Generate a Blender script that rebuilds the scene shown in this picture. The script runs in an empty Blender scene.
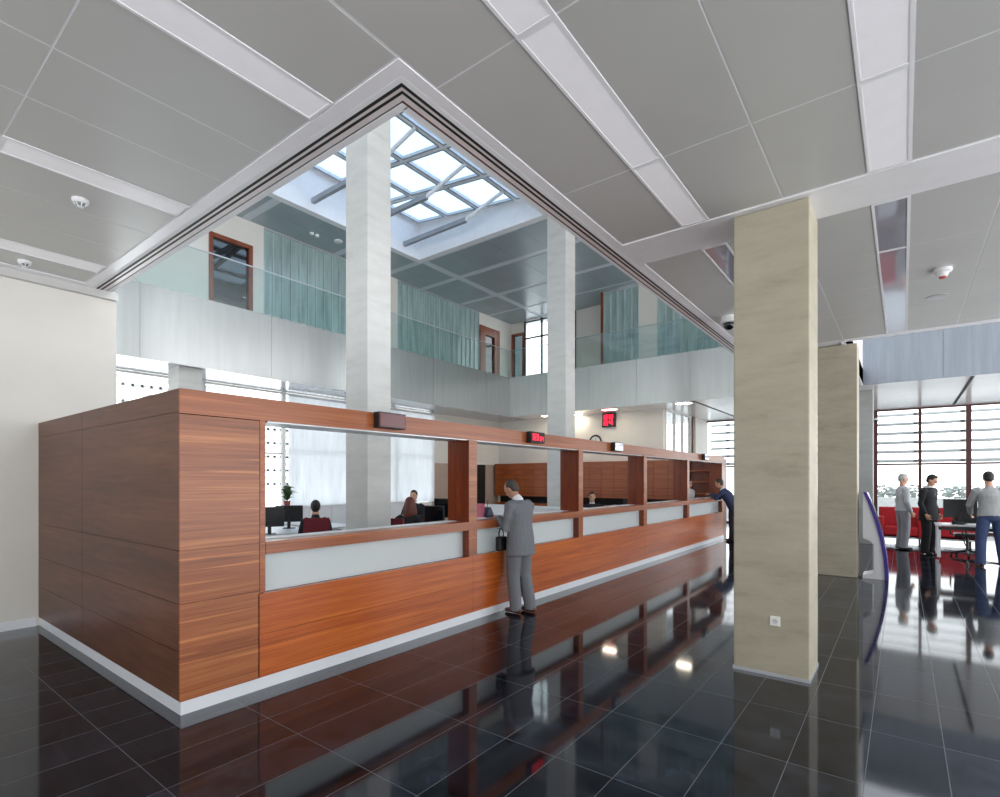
import bpy, bmesh, math, random
from mathutils import Vector, Matrix
random.seed(7)
PI = math.pi
SC = bpy.context.scene
COL = SC.collection

# ------------------------------------------------------------------ materials
def lin(c):
    c = c / 255.0
    return c / 12.92 if c <= 0.04045 else ((c + 0.055) / 1.055) ** 2.4
def rgb(r, g, b): return (lin(r), lin(g), lin(b), 1.0)
def inp(n, names, v):
    for k in names:
        if k in n.inputs:
            n.inputs[k].default_value = v
            return
def newmat(name):
    m = bpy.data.materials.new(name); m.use_nodes = True
    nt = m.node_tree; b = nt.nodes['Principled BSDF']
    return m, nt, b
def coords(nt, scale, loc=(0, 0, 0), rot=(0, 0, 0)):
    tc = nt.nodes.new('ShaderNodeTexCoord'); mp = nt.nodes.new('ShaderNodeMapping')
    nt.links.new(tc.outputs['Object'], mp.inputs['Vector'])
    mp.inputs['Scale'].default_value = scale; mp.inputs['Location'].default_value = loc; mp.inputs['Rotation'].default_value = rot
    return mp.outputs['Vector']
def noise(nt, vec, scale, detail=4, rough=0.55):
    n = nt.nodes.new('ShaderNodeTexNoise'); nt.links.new(vec, n.inputs['Vector'])
    n.inputs['Scale'].default_value = scale; n.inputs['Detail'].default_value = detail; n.inputs['Roughness'].default_value = rough
    return n.outputs['Fac']
def ramp(nt, fac, stops):
    r = nt.nodes.new('ShaderNodeValToRGB'); nt.links.new(fac, r.inputs['Fac'])
    el = r.color_ramp.elements
    el[0].position, el[0].color = stops[0]; el[1].position, el[1].color = stops[-1]
    for p, c in stops[1:-1]:
        e = el.new(p); e.color = c
    return r.outputs['Color']
def bump(nt, b, fac, strength, dist=0.01):
    bn = nt.nodes.new('ShaderNodeBump'); nt.links.new(fac, bn.inputs['Height'])
    bn.inputs['Strength'].default_value = strength; bn.inputs['Distance'].default_value = dist
    nt.links.new(bn.outputs['Normal'], b.inputs['Normal'])
def plain(name, col, rough=0.5, metal=0.0, var=0.06, vs=6.0, emit=None, estr=0, coat=0):
    """a coloured surface with a light procedural mottling"""
    m, nt, b = newmat(name)
    v = coords(nt, (1, 1, 1)); f = noise(nt, v, vs)
    c = rgb(*col); d = tuple(x * (1 - var * 2) for x in c[:3]) + (1,); l = tuple(min(1, x * (1 + var)) for x in c[:3]) + (1,)
    nt.links.new(ramp(nt, f, [(0.25, d), (0.75, l)]), b.inputs['Base Color'])
    b.inputs['Roughness'].default_value = rough; b.inputs['Metallic'].default_value = metal
    if coat: inp(b, ['Coat Weight'], coat)
    if emit:
        inp(b, ['Emission Color'], rgb(*emit)); inp(b, ['Emission Strength'], estr)
    return m
def wood(name, dark, mid, light, scale=(0.55, 0.55, 15), rough=0.28, fine=0.35, loc=(0, 0, 0), streak=0.0):
    """veneer: fine drawn-out grain, broader tone bands and a few pale streaks"""
    m, nt, b = newmat(name)
    def MT(op, a, bb):
        n = nt.nodes.new('ShaderNodeMath'); n.operation = op
        for i, x in enumerate((a, bb)):
            if isinstance(x, (int, float)): n.inputs[i].default_value = x
            else: nt.links.new(x, n.inputs[i])
        return n.outputs[0]
    n1 = noise(nt, coords(nt, tuple(q * .45 for q in scale), loc), 1.0, 5, 0.6)
    n2 = noise(nt, coords(nt, (scale[0] * 1.6, scale[1] * 1.6, scale[2] * 3.2)), 1.7, 4, 0.62)
    n3 = noise(nt, coords(nt, (scale[0] * 1.3, scale[1] * 1.3, scale[2] * 1.9) if scale[2] > 1 else (scale[0] * 1.9, scale[1] * 1.9, scale[2]), (3.1, 7.7, 1.3)), 1.0, 3, 0.55)
    f = MT('ADD', MT('MULTIPLY', n1, 0.55), MT('MULTIPLY', n2, 0.45))
    c = ramp(nt, f, [(0.38, rgb(*dark)), (0.51, rgb(*mid)), (0.64, rgb(*light))])
    mx = nt.nodes.new('ShaderNodeMix'); mx.data_type = 'RGBA'
    sm = ramp(nt, n3, [(0.585, (0, 0, 0, 1)), (0.66, (1, 1, 1, 1))])
    nt.links.new(MT('MULTIPLY', sm, streak), mx.inputs[0]); nt.links.new(c, mx.inputs[6])
    mx.inputs[7].default_value = tuple(min(1, q * 1.5) for q in rgb(*light)[:3]) + (1,)
    nt.links.new(mx.outputs[2], b.inputs['Base Color']); b.inputs['Roughness'].default_value = rough
    return m
def schlick(nt, f0):
    lw = nt.nodes.new('ShaderNodeLayerWeight'); lw.inputs['Blend'].default_value = 0.5
    p = nt.nodes.new('ShaderNodeMath'); p.operation = 'POWER'; nt.links.new(lw.outputs['Facing'], p.inputs[0]); p.inputs[1].default_value = 5.0
    q = nt.nodes.new('ShaderNodeMath'); q.operation = 'MULTIPLY_ADD'; nt.links.new(p.outputs[0], q.inputs[0]); q.inputs[1].default_value = 1 - f0; q.inputs[2].default_value = f0
    return q
def glass(name, tint, ior=1.45, rough=0.0, extra=0.0):
    m, nt, b = newmat(name); nt.nodes.remove(b)
    out = nt.nodes['Material Output']
    t = nt.nodes.new('ShaderNodeBsdfTransparent'); t.inputs['Color'].default_value = tint
    g = nt.nodes.new('ShaderNodeBsdfGlossy'); g.inputs['Roughness'].default_value = rough
    fr = schlick(nt, ((ior - 1) / (ior + 1)) ** 2 * 1.3)
    ad = nt.nodes.new('ShaderNodeMath'); ad.operation = 'ADD'; ad.use_clamp = True
    nt.links.new(fr.outputs[0], ad.inputs[0]); ad.inputs[1].default_value = extra
    mx = nt.nodes.new('ShaderNodeMixShader')
    nt.links.new(ad.outputs[0], mx.inputs[0]); nt.links.new(t.outputs[0], mx.inputs[1]); nt.links.new(g.outputs[0], mx.inputs[2])
    nt.links.new(mx.outputs[0], out.inputs['Surface'])
    return m
def frosted(name, col, transl, gloss, rough=0.2, trans=0.0, tcol=(0.8, 0.9, 0.9, 1), streak=0.0):
    """diffuse + translucent + glossy sheet (sand-blasted glass, blinds, cast glass)"""
    m, nt, b = newmat(name); nt.nodes.remove(b)
    out = nt.nodes['Material Output']
    d = nt.nodes.new('ShaderNodeBsdfDiffuse'); t = nt.nodes.new('ShaderNodeBsdfTranslucent')
    v = coords(nt, (3, 3, 0.5)) ; f = noise(nt, v, 2.0)
    c = rgb(*col); dk = tuple(x * (1 - 0.1 - streak) for x in c[:3]) + (1,)
    cc = ramp(nt, f, [(0.3, dk), (0.7, c)])
    nt.links.new(cc, d.inputs['Color']); nt.links.new(cc, t.inputs['Color'])
    m1 = nt.nodes.new('ShaderNodeMixShader'); m1.inputs[0].default_value = transl
    nt.links.new(d.outputs[0], m1.inputs[1]); nt.links.new(t.outputs[0], m1.inputs[2])
    last = m1
    if trans:
        tr = nt.nodes.new('ShaderNodeBsdfTransparent'); tr.inputs['Color'].default_value = tcol
        m3 = nt.nodes.new('ShaderNodeMixShader'); m3.inputs[0].default_value = trans
        nt.links.new(last.outputs[0], m3.inputs[1]); nt.links.new(tr.outputs[0], m3.inputs[2]); last = m3
    g = nt.nodes.new('ShaderNodeBsdfGlossy'); g.inputs['Roughness'].default_value = rough
    fr = schlick(nt, 0.045)
    ml = nt.nodes.new('ShaderNodeMath'); ml.operation = 'MULTIPLY'; ml.use_clamp = True
    nt.links.new(fr.outputs[0], ml.inputs[0]); ml.inputs[1].default_value = gloss
    m2 = nt.nodes.new('ShaderNodeMixShader')
    nt.links.new(ml.outputs[0], m2.inputs[0]); nt.links.new(last.outputs[0], m2.inputs[1]); nt.links.new(g.outputs[0], m2.inputs[2])
    nt.links.new(m2.outputs[0], out.inputs['Surface'])
    return m
def floor_material():
    m, nt, b = newmat('polished black stone tiles')
    tc = nt.nodes.new('ShaderNodeTexCoord'); sp = nt.nodes.new('ShaderNodeSeparateXYZ'); nt.links.new(tc.outputs['Object'], sp.inputs[0])
    def M(op, a, bb=None, cc=None):
        n = nt.nodes.new('ShaderNodeMath'); n.operation = op
        for i, x in enumerate((a, bb, cc)):
            if x is None: continue
            if isinstance(x, (int, float)): n.inputs[i].default_value = x
            else: nt.links.new(x, n.inputs[i])
        return n.outputs[0]
    u = M('DIVIDE', M('ADD', sp.outputs[0], 1.329 + 0.385 * 60), 0.385)
    w = M('DIVIDE', M('ADD', sp.outputs[1], -2.0 + 0.803 * 40), 0.803)
    fu, fw = M('FRACT', u), M('FRACT', w)
    du = M('MULTIPLY', M('MINIMUM', fu, M('SUBTRACT', 1.0, fu)), 0.385)
    dw = M('MULTIPLY', M('MINIMUM', fw, M('SUBTRACT', 1.0, fw)), 0.803)
    g = M('LESS_THAN', M('MINIMUM', du, dw), 0.0018)
    cb = nt.nodes.new('ShaderNodeCombineXYZ'); nt.links.new(M('FLOOR', u), cb.inputs[0]); nt.links.new(M('FLOOR', w), cb.inputs[1])
    wn = nt.nodes.new('ShaderNodeTexWhiteNoise'); nt.links.new(cb.outputs[0], wn.inputs['Vector'])
    v = coords(nt, (1, 1, 1)); n1 = noise(nt, v, 5.0, 8, 0.65)
    base = ramp(nt, n1, [(0.35, rgb(15, 17, 23)), (0.75, rgb(46, 50, 61))])
    mx = nt.nodes.new('ShaderNodeMix'); mx.data_type = 'RGBA'; mx.blend_type = 'MULTIPLY'; mx.inputs[0].default_value = 1.0
    nt.links.new(base, mx.inputs[6])
    rr = ramp(nt, wn.outputs['Value'], [(0.0, (0.45, 0.45, 0.47, 1)), (1.0, (1.5, 1.5, 1.5, 1))]); nt.links.new(rr, mx.inputs[7])
    m2 = nt.nodes.new('ShaderNodeMix'); m2.data_type = 'RGBA'; nt.links.new(g, m2.inputs[0]); nt.links.new(mx.outputs[2], m2.inputs[6]); m2.inputs[7].default_value = rgb(112, 114, 120)
    nt.links.new(m2.outputs[2], b.inputs['Base Color'])
    ro = M('ADD', M('MULTIPLY', g, 0.4), 0.06); nt.links.new(ro, b.inputs['Roughness'])
    inp(b, ['IOR'], 1.48)
    n2 = noise(nt, v, 1.1, 2, 0.5); bump(nt, b, n2, 0.03, 0.01)
    return m
def stucco(name='beige stucco', c0=(138, 131, 112), c1=(164, 157, 137), c2=(178, 171, 152)):
    m, nt, b = newmat(name)
    v = coords(nt, (1.2, 1.2, 5)); n1 = noise(nt, v, 1.4, 8, 0.62)
    v2 = coords(nt, (1, 1, 3)); n2 = noise(nt, v2, 9, 6, 0.7)
    mx = nt.nodes.new('ShaderNodeMath'); mx.operation = 'MULTIPLY_ADD'; nt.links.new(n2, mx.inputs[0]); mx.inputs[1].default_value = 0.35; nt.links.new(n1, mx.inputs[2])
    nt.links.new(ramp(nt, mx.outputs[0], [(0.30, rgb(*c0)), (0.58, rgb(*c1)), (0.95, rgb(*c2))]), b.inputs['Base Color'])
    b.inputs['Roughness'].default_value = 0.55
    bump(nt, b, n2, 0.15, 0.01)
    return m
def brushed(name, col, rough=0.34, metal=0.75, streak=0.12):
    m, nt, b = newmat(name)
    v = coords(nt, (3.5, 3.5, 0.25)); n1 = noise(nt, v, 2.2, 6, 0.65)
    c = rgb(*col); d = tuple(x * (1 - streak * 2) for x in c[:3]) + (1,)
    nt.links.new(ramp(nt, n1, [(0.3, d), (0.7, c)]), b.inputs['Base Color'])
    b.inputs['Roughness'].default_value = rough; b.inputs['Metallic'].default_value = metal
    return m

M = {}
M['floor'] = floor_material()
M['stucco'] = stucco()
M['concrete'] = stucco('pale concrete', (170, 170, 165), (190, 190, 186), (202, 202, 198))
M['concrete_grey'] = stucco('grey concrete', (140, 141, 138), (158, 160, 158), (170, 172, 170))
M['wall'] = plain('warm white plaster', (216, 213, 206), 0.6, var=0.02, vs=2)
M['white'] = plain('white paint', (232, 233, 236), 0.45, var=0.02)
M['band'] = plain('white metal band', (236, 235, 238), 0.35, metal=0.15, var=0.02)
M['panel'] = plain('grey perforated metal', (192, 192, 189), 0.38, metal=0.15, var=0.02, vs=1.5)
M['joint'] = plain('pale panel joint', (225, 225, 227), 0.5, var=0.02)
M['upanel'] = plain('blue grey metal panel', (158, 170, 176), 0.30, metal=0.25, var=0.04, vs=1.5)
M['ustrip'] = plain('pale blue grey strip', (206, 214, 220), 0.4, var=0.02)
M['soffit_lit'] = plain('pale glossy soffit panel', (242, 241, 240), 0.18, metal=0.2, var=0.03, vs=1.2)  # soffit colour lightened to stand in for brighter light over the waiting area
M['soffit_dim'] = plain('grey glossy soffit panel', (168, 172, 178), 0.16, metal=0.35, var=0.03, vs=1.2)  # same soffit, the duller light under the balcony put into its colour
M['diffuser'] = plain('white lamp diffuser', (222, 221, 227), 0.22, var=0.02, emit=(255, 253, 250), estr=0.10)
M['mirror_diffuser'] = plain('glossy lamp cover', (206, 206, 216), 0.06, metal=0.55, var=0.04, vs=4)
M['lamp'] = plain('lit downlight', (255, 250, 240), 0.4, emit=(255, 240, 214), estr=22)
M['slot'] = plain('black slot', (12, 12, 14), 0.6)
M['rimpink'] = plain('rose aluminium strip', (222, 213, 212), 0.35, metal=0.1)
M['rim_reflect'] = plain('dark brown edge', (92, 52, 44), 0.5)  # reddish reflection along the aluminium edge, painted as its colour
M['fascia'] = brushed('brushed steel fascia', (200, 203, 201), 0.26, 0.5, 0.06)
M['fascia3'] = brushed('brushed steel balcony front', (176, 179, 178), 0.24, 0.68, 0.07)  # same steel, darkened in colour for the duller reflections on this side
M['fascia2'] = brushed('brushed blue grey steel fascia', (150, 158, 168), 0.30, 0.72, 0.10)
M['wood'] = wood('cherry veneer lengthwise', (142, 62, 18), (174, 85, 29), (194, 108, 46), scale=(0.5, 0.5, 16), streak=.25)
M['wood_pale'] = wood('streaked cherry veneer', (114, 58, 32), (150, 85, 47), (172, 110, 66), scale=(0.4, 0.4, 14), streak=.6)
M['wood_rail'] = wood('cherry veneer rail', (122, 64, 34), (150, 82, 44), (170, 102, 60), scale=(0.4, 0.4, 22), streak=.35)
M['wood_shaded'] = wood('dark cherry veneer', (70, 38, 24), (92, 54, 36), (108, 68, 48), scale=(0.6, 0.6, 5), rough=0.34)  # cherry of the end panels, darkened because that side faces away from the light
M['wood_jamb'] = wood('cherry veneer upright', (92, 34, 12), (120, 50, 18), (140, 66, 28), scale=(14, 14, 0.5))  # upright grain; shade inside the openings is put into the deeper colour
M['wood_cab'] = wood('cherry cupboard veneer', (116, 50, 18), (146, 72, 30), (166, 92, 44), scale=(0.5, 0.5, 12), streak=.15)
inp(M['wood_shaded'].node_tree.nodes['Principled BSDF'], ['Specular IOR Level'], 0.25)
M['taupe'] = plain('taupe laminate', (176, 156, 142), 0.45, var=0.03)
M['plinth'] = plain('white aluminium plinth', (226, 229, 234), 0.3, metal=0.2, var=0.02)
M['dark'] = plain('black recess', (14, 12, 12), 0.7)  # flat black standing in for unlit depth
def sandblasted():
    m, nt, b = newmat('sand-blasted glass')
    b.inputs['Base Color'].default_value = rgb(238, 246, 247); b.inputs['Roughness'].default_value = 0.3
    inp(b, ['Transmission Weight'], 0.45); inp(b, ['IOR'], 1.45)
    v = coords(nt, (1, 1, 1)); bump(nt, b, noise(nt, v, 300, 2), 0.05, 0.001)
    return m
M['frost'] = sandblasted()
M['bglass'] = glass('pale green balustrade glass', (0.91, 0.962, 0.955, 1), 1.5)
M['wglass'] = glass('clear window glass', (0.96, 0.98, 0.98, 1), 1.4)
M['skyglass'] = glass('roof glass', (0.66, 0.75, 0.83, 1), 1.35)
M['uglass'] = frosted('teal cast glass', (176, 198, 196), 0.2, 2.0, 0.16, trans=0.0, streak=0.25)
M['uglass2'] = frosted('pale teal cast glass', (196, 216, 216), 0.2, 2.0, 0.16, streak=0.2)
M['doorglass'] = glass('dark door glass', (0.22, 0.26, 0.27, 1), 1.9)
M['doorwood'] = wood('red brown door wood', (98, 44, 22), (132, 64, 34), (150, 84, 50), scale=(12, 12, 0.5))
M['alu'] = plain('pale aluminium', (200, 204, 208), 0.3, metal=0.6)
M['chrome'] = plain('polished steel', (205, 208, 212), 0.12, metal=1.0, var=0.02)
M['steel'] = plain('roof glazing bar', (240, 243, 246), 0.4)
M['steel_dark'] = plain('grey steel beam', (150, 156, 164), 0.5)
M['blackframe'] = plain('black window frame', (30, 34, 36), 0.4)
M['mullion'] = plain('dark brown mullion', (84, 46, 46), 0.45)
M['mullion_pale'] = plain('pale mullion', (222, 222, 220), 0.45)
M['louvre_pale'] = plain('pale louvre blade', (226, 226, 224), 0.5)
M['louvre'] = plain('grey louvre blade', (176, 176, 172), 0.5)
M['bracket'] = plain('dark louvre bracket', (60, 60, 64), 0.5)
M['blind'] = frosted('white fabric blind', (246, 248, 250), 0.6, 0.1, 0.4)
M['desk'] = plain('pale grey desk laminate', (216, 217, 220), 0.35, var=0.02)
M['cabwhite'] = plain('white laminate', (226, 227, 228), 0.35, var=0.02)
M['plastic'] = plain('black plastic', (24, 25, 28), 0.38)
M['screen'] = plain('dark screen', (16, 18, 22), 0.12)
M['greyplastic'] = plain('grey plastic', (112, 114, 118), 0.45)
M['redchair'] = plain('dark red upholstery', (116, 26, 38), 0.6, var=0.08, vs=20)
M['redsofa'] = plain('red leather', (178, 22, 34), 0.38, var=0.06)
M['ledred'] = plain('lit red digits', (250, 40, 74), 0.5, emit=(255, 42, 78), estr=.8)
M['leddark'] = plain('unlit red display', (98, 34, 42), 0.14, var=0.1)
M['ledoff'] = plain('dim red digits', (118, 40, 48), 0.3)
M['paper'] = plain('paper', (240, 240, 240), 0.6, var=0.01)
M['pink'] = plain('pink leaflet', (226, 130, 150), 0.5, var=0.12, vs=30)
M['navy'] = plain('navy plastic', (26, 32, 66), 0.4)
M['leaf'] = plain('green leaf', (52, 84, 40), 0.5, var=0.2)
M['pot'] = plain('terracotta', (142, 66, 52), 0.6)
M['skin'] = plain('skin', (206, 158, 132), 0.5, var=0.04)
M['skin2'] = plain('tanned skin', (190, 142, 118), 0.5, var=0.04)
M['hair_dark'] = plain('dark hair', (30, 24, 22), 0.55, var=0.2, vs=60)
M['hair_grey'] = plain('greying hair', (66, 60, 56), 0.6, var=0.25, vs=60)
M['hair_red'] = plain('auburn hair', (98, 40, 26), 0.5, var=0.25, vs=60)
M['hair_pale'] = plain('pale grey hair', (186, 184, 180), 0.6, var=0.1, vs=60)
M['suit_grey'] = plain('grey wool', (112, 115, 120), 0.85, var=0.05, vs=40)
M['suit_black'] = plain('black wool', (26, 26, 30), 0.85, var=0.08, vs=40)
M['suit_navy'] = plain('dark blue cloth', (52, 62, 92), 0.85, var=0.08, vs=40)
M['trouser_dark'] = plain('dark trousers cloth', (48, 46, 58), 0.85, var=0.06, vs=40)
M['shirt_white'] = plain('white shirt cotton', (228, 230, 234), 0.8, var=0.03)
M['shirt_pale'] = plain('pale grey shirt cotton', (196, 200, 204), 0.8, var=0.04)
M['shirt_grey'] = plain('grey shirt cotton', (158, 160, 160), 0.8, var=0.05)
M['jeans'] = plain('blue denim', (62, 78, 116), 0.85, var=0.12, vs=30)
M['trouser_pale'] = plain('pale grey trousers cloth', (150, 152, 158), 0.85, var=0.04)
M['leather_brown'] = plain('brown leather', (84, 44, 30), 0.35)
M['leather_black'] = plain('black leather', (22, 21, 22), 0.35)
M['tie'] = plain('dark tie', (40, 44, 66), 0.6)
M['eye'] = plain('dark eye', (30, 24, 22), 0.3)
M['kiosk'] = plain('pale grey kiosk shell', (214, 214, 216), 0.3, var=0.01)
M['purple'] = plain('violet blue front', (54, 34, 132), 0.25, var=0.06)
M['ground'] = plain('pale paving', (190, 188, 182), 0.8)
M['lowwall'] = plain('white outside wall', (225, 225, 222), 0.7)
M['tree'] = plain('tree leaves paled for haze', (176, 182, 176), 0.8, var=0.2)  # leaf colour paled to stand in for the overbright haze outside
for _k in ('suit_grey', 'suit_black', 'suit_navy', 'trouser_dark', 'shirt_pale', 'shirt_grey', 'jeans', 'trouser_pale'):
    _m = M[_k]; _nt = _m.node_tree; _b = _nt.nodes['Principled BSDF']
    bump(_nt, _b, noise(_nt, coords(_nt, (1, 1, .55), (0, 0, 0), (.3, .2, 0)), 13, 3, .55), .55, .02)
M['socket'] = plain('white socket plastic', (236, 235, 228), 0.35, var=0.01)
M['redplastic'] = plain('red plastic', (176, 42, 40), 0.4)
M['phone'] = plain('dark grey handset', (46, 48, 52), 0.4)
M['clockface'] = plain('clock face', (236, 234, 226), 0.4)

# ------------------------------------------------------------------ mesh helpers
class MB:
    def __init__(s): s.v = []; s.f = []; s.mi = []; s.cur = 0
    def add(s, vs, fs):
        o = len(s.v); s.v += [tuple(p) for p in vs]
        s.f += [tuple(i + o for i in f) for f in fs]; s.mi += [s.cur] * len(fs); return s
    def box(s, x0, y0, z0, x1, y1, z1):
        if x0 > x1: x0, x1 = x1, x0
        if y0 > y1: y0, y1 = y1, y0
        if z0 > z1: z0, z1 = z1, z0
        return s.add([(x0,y0,z0),(x1,y0,z0),(x1,y1,z0),(x0,y1,z0),(x0,y0,z1),(x1,y0,z1),(x1,y1,z1),(x0,y1,z1)],
                     [(0,3,2,1),(4,5,6,7),(0,1,5,4),(1,2,6,5),(2,3,7,6),(3,0,4,7)])
    def hexa(s, p):
        """p: 8 points, bottom ring 0-3 then top ring 4-7"""
        return s.add(p, [(0,3,2,1),(4,5,6,7),(0,1,5,4),(1,2,6,5),(2,3,7,6),(3,0,4,7)])
    def prism(s, prof, axis, a, b):
        """extrude a 2-D outline: axis 'y': prof is (x,z); 'x': (y,z); 'z': (x,y)"""
        n = len(prof)
        def P(p, t): return {'y': (p[0], t, p[1]), 'x': (t, p[0], p[1]), 'z': (p[0], p[1], t)}[axis]
        vs = [P(p, a) for p in prof] + [P(p, b) for p in prof]
        fs = [tuple(range(n)), tuple(range(2*n-1, n-1, -1))] + [(i, i+n, (i+1) % n + n, (i+1) % n) for i in range(n)]
        return s.add(vs, fs)
    def tube(s, pts, r, n=10, closed=False):
        pts = [Vector(p) for p in pts]; k = len(pts)
        rs = r if isinstance(r, (list, tuple)) else [r] * k
        rings = []; up = None
        for i, p in enumerate(pts):
            a = pts[(i-1) % k] if (closed or i > 0) else p; b = pts[(i+1) % k] if (closed or i < k-1) else p
            t = (b - a).normalized()
            if up is None:
                up = Vector((0, 0, 1)) if abs(t.z) < 0.9 else Vector((1, 0, 0))
            e = up.cross(t).normalized(); g = t.cross(e).normalized(); up = g
            rings.append([p + (e * math.cos(2*PI*j/n) + g * math.sin(2*PI*j/n)) * rs[i] for j in range(n)])
        vs = [q for ring in rings for q in ring]; fs = []
        for i in range(k if closed else k-1):
            i2 = (i+1) % k
            for j in range(n): fs.append((i*n+j, i*n+(j+1) % n, i2*n+(j+1) % n, i2*n+j))
        if not closed: fs += [tuple(range(n-1, -1, -1)), tuple((k-1)*n+j for j in range(n))]
        return s.add(vs, fs)
    def lathe(s, prof, c, n=20, axis='z'):
        """prof: (r, h) bottom to top"""
        vs = []
        for r, h in prof:
            for j in range(n):
                a = 2*PI*j/n; p = (r*math.cos(a), r*math.sin(a), h)
                if axis == 'y': p = (p[0], p[2], p[1])
                if axis == 'x': p = (p[2], p[0], p[1])
                vs.append((c[0]+p[0], c[1]+p[1], c[2]+p[2]))
        fs = []
        for i in range(len(prof)-1):
            for j in range(n): fs.append((i*n+j, i*n+(j+1) % n, (i+1)*n+(j+1) % n, (i+1)*n+j))
        fs += [tuple(range(n-1, -1, -1)), tuple((len(prof)-1)*n+j for j in range(n))]
        return s.add(vs, fs)
    def ell(s, c, r, n=14, m=9, rot=None):
        vs = []; fs = []
        c = Vector(c)
        for i in range(m+1):
            t = PI*i/m
            for j in range(n):
                a = 2*PI*j/n
                p = Vector((r[0]*math.sin(t)*math.cos(a), r[1]*math.sin(t)*math.sin(a), -r[2]*math.cos(t)))
                if rot is not None: p = rot @ p
                vs.append(c + p)
        for i in range(m):
            for j in range(n): fs.append((i*n+j, i*n+(j+1) % n, (i+1)*n+(j+1) % n, (i+1)*n+j))
        return s.add(vs, fs)
    def loft(s, secs, n=16, flat=False):
        """secs: (centre, rx, ry, side vector) elliptical rings; rounded ends"""
        k = len(secs); rings = []
        C = [Vector(q[0]) for q in secs]
        for i, (c, rx, ry, side) in enumerate(secs):
            t = (C[min(i+1, k-1)] - C[max(i-1, 0)]).normalized()
            e = Vector(side); e = (e - t*e.dot(t)).normalized(); g = t.cross(e)
            rings.append((C[i], e, g, t, rx, ry))
        out = []
        c, e, g, t, rx, ry = rings[0]; h = min(rx, ry)
        for q in ((0.97,) if flat else (0.35, 0.75)): out.append((c - t*(h*.03 if flat else h*0.6*math.sqrt(1-q*q)), e, g, rx*q, ry*q))
        for c, e, g, t, rx, ry in rings: out.append((c, e, g, rx, ry))
        c, e, g, t, rx, ry = rings[-1]; h = min(rx, ry)
        for q in (0.75, 0.35): out.append((c + t*h*0.6*math.sqrt(1-q*q), e, g, rx*q, ry*q))
        vs = []
        for c, e, g, rx, ry in out:
            for j in range(n):
                a = 2*PI*j/n; vs.append(c + e*rx*math.cos(a) + g*ry*math.sin(a))
        fs = []; K = len(out)
        for i in range(K-1):
            for j in range(n): fs.append((i*n+j, i*n+(j+1) % n, (i+1)*n+(j+1) % n, (i+1)*n+j))
        fs += [tuple(range(n-1, -1, -1)), tuple((K-1)*n+j for j in range(n))]
        return s.add(vs, fs)
    def build(s, name, mat, parent=None, world=True, bevel=0, smooth=False, remesh=0, relax=3):
        me = bpy.data.meshes.new(name)
        vs = s.v
        if parent is not None and world:
            inv = parent.matrix_basis.inverted(); vs = [tuple(inv @ Vector(p)) for p in vs]
        me.from_pydata([tuple(p) for p in vs], [], s.f); 
        mats = mat if isinstance(mat, (list, tuple)) else [mat]
        for q in mats: me.materials.append(q if not isinstance(q, str) else M[q])
        for p, i in zip(me.polygons, s.mi): p.material_index = i
        bm = bmesh.new(); bm.from_mesh(me); bmesh.ops.recalc_face_normals(bm, faces=bm.faces); bm.to_mesh(me); bm.free()
        o = bpy.data.objects.new(name, me); COL.objects.link(o)
        if remesh:
            md = o.modifiers.new('r', 'REMESH'); md.mode = 'VOXEL'; md.voxel_size = remesh; md.use_smooth_shade = True
            if relax:
                sm = o.modifiers.new('s', 'SMOOTH'); sm.iterations = relax; sm.factor = 0.5
            dg = bpy.context.evaluated_depsgraph_get(); dg.update()
            nm = bpy.data.meshes.new_from_object(o.evaluated_get(dg)); o.modifiers.clear(); o.data = nm; nm.name = name
            if not nm.materials: nm.materials.append(M[mats[0]])
            for p in nm.polygons: p.use_smooth = True; p.material_index = 0
        elif smooth:
            for p in me.polygons: p.use_smooth = True
            if smooth != 'all':
                pass
        if bevel:
            md = o.modifiers.new('bevel', 'BEVEL'); md.width = bevel; md.segments = 2; md.limit_method = 'ANGLE'; md.angle_limit = 0.7
        if parent is not None: o.parent = parent
        return o

def thing(name, label, cat, loc=(0, 0, 0), rz=0, group=None):
    o = bpy.data.objects.new(name, None); COL.objects.link(o)
    o.empty_display_size = 0.1
    o.matrix_basis = Matrix.Translation(Vector(loc)) @ Matrix.Rotation(rz, 4, 'Z')
    o['label'] = label; o['category'] = cat
    if group: o['group'] = group
    return o
def tag(o, label, cat, group=None, kind=None):
    o['label'] = label; o['category'] = cat
    if group: o['group'] = group
    if kind: o['kind'] = kind
    return o
def struct(o, label=None):
    o['kind'] = 'structure'
    if label: o['label'] = label
    return o
def box(*a): return MB().box(*a)
def copy_tree(o, label, loc, rz=0):
    r = o.copy(); COL.objects.link(r)
    r.matrix_basis = Matrix.Translation(Vector(loc)) @ Matrix.Rotation(rz, 4, 'Z'); r['label'] = label
    for ch in list(o.children):
        c = ch.copy(); COL.objects.link(c); c.parent = r
        for g in list(ch.children):
            d = g.copy(); COL.objects.link(d); d.parent = c
    return r
ORD = ['first', 'second', 'third', 'fourth', 'fifth', 'sixth', 'seventh', 'eighth', 'ninth', 'tenth', 'eleventh', 'twelfth']

# ------------------------------------------------------------------ shell
ZC = 4.11          # lower ceiling
ZU = 8.50          # upper ceiling
struct(box(-14.0, -3.9, -0.3, 5.2, 22.6, 0).build('floor', 'floor'), 'polished black stone floor laid in long rectangular tiles')
struct(box(-8.4, -3.9, 0, -8.1, 2.40, ZC + 0.02).build('wall_left', 'wall'), 'plain warm white wall at the end of the wooden counter')
struct(box(-8.1, -3.9, 0, -8.085, 1.60, 0.10).build('baseboard_left', 'plinth'))

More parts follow.
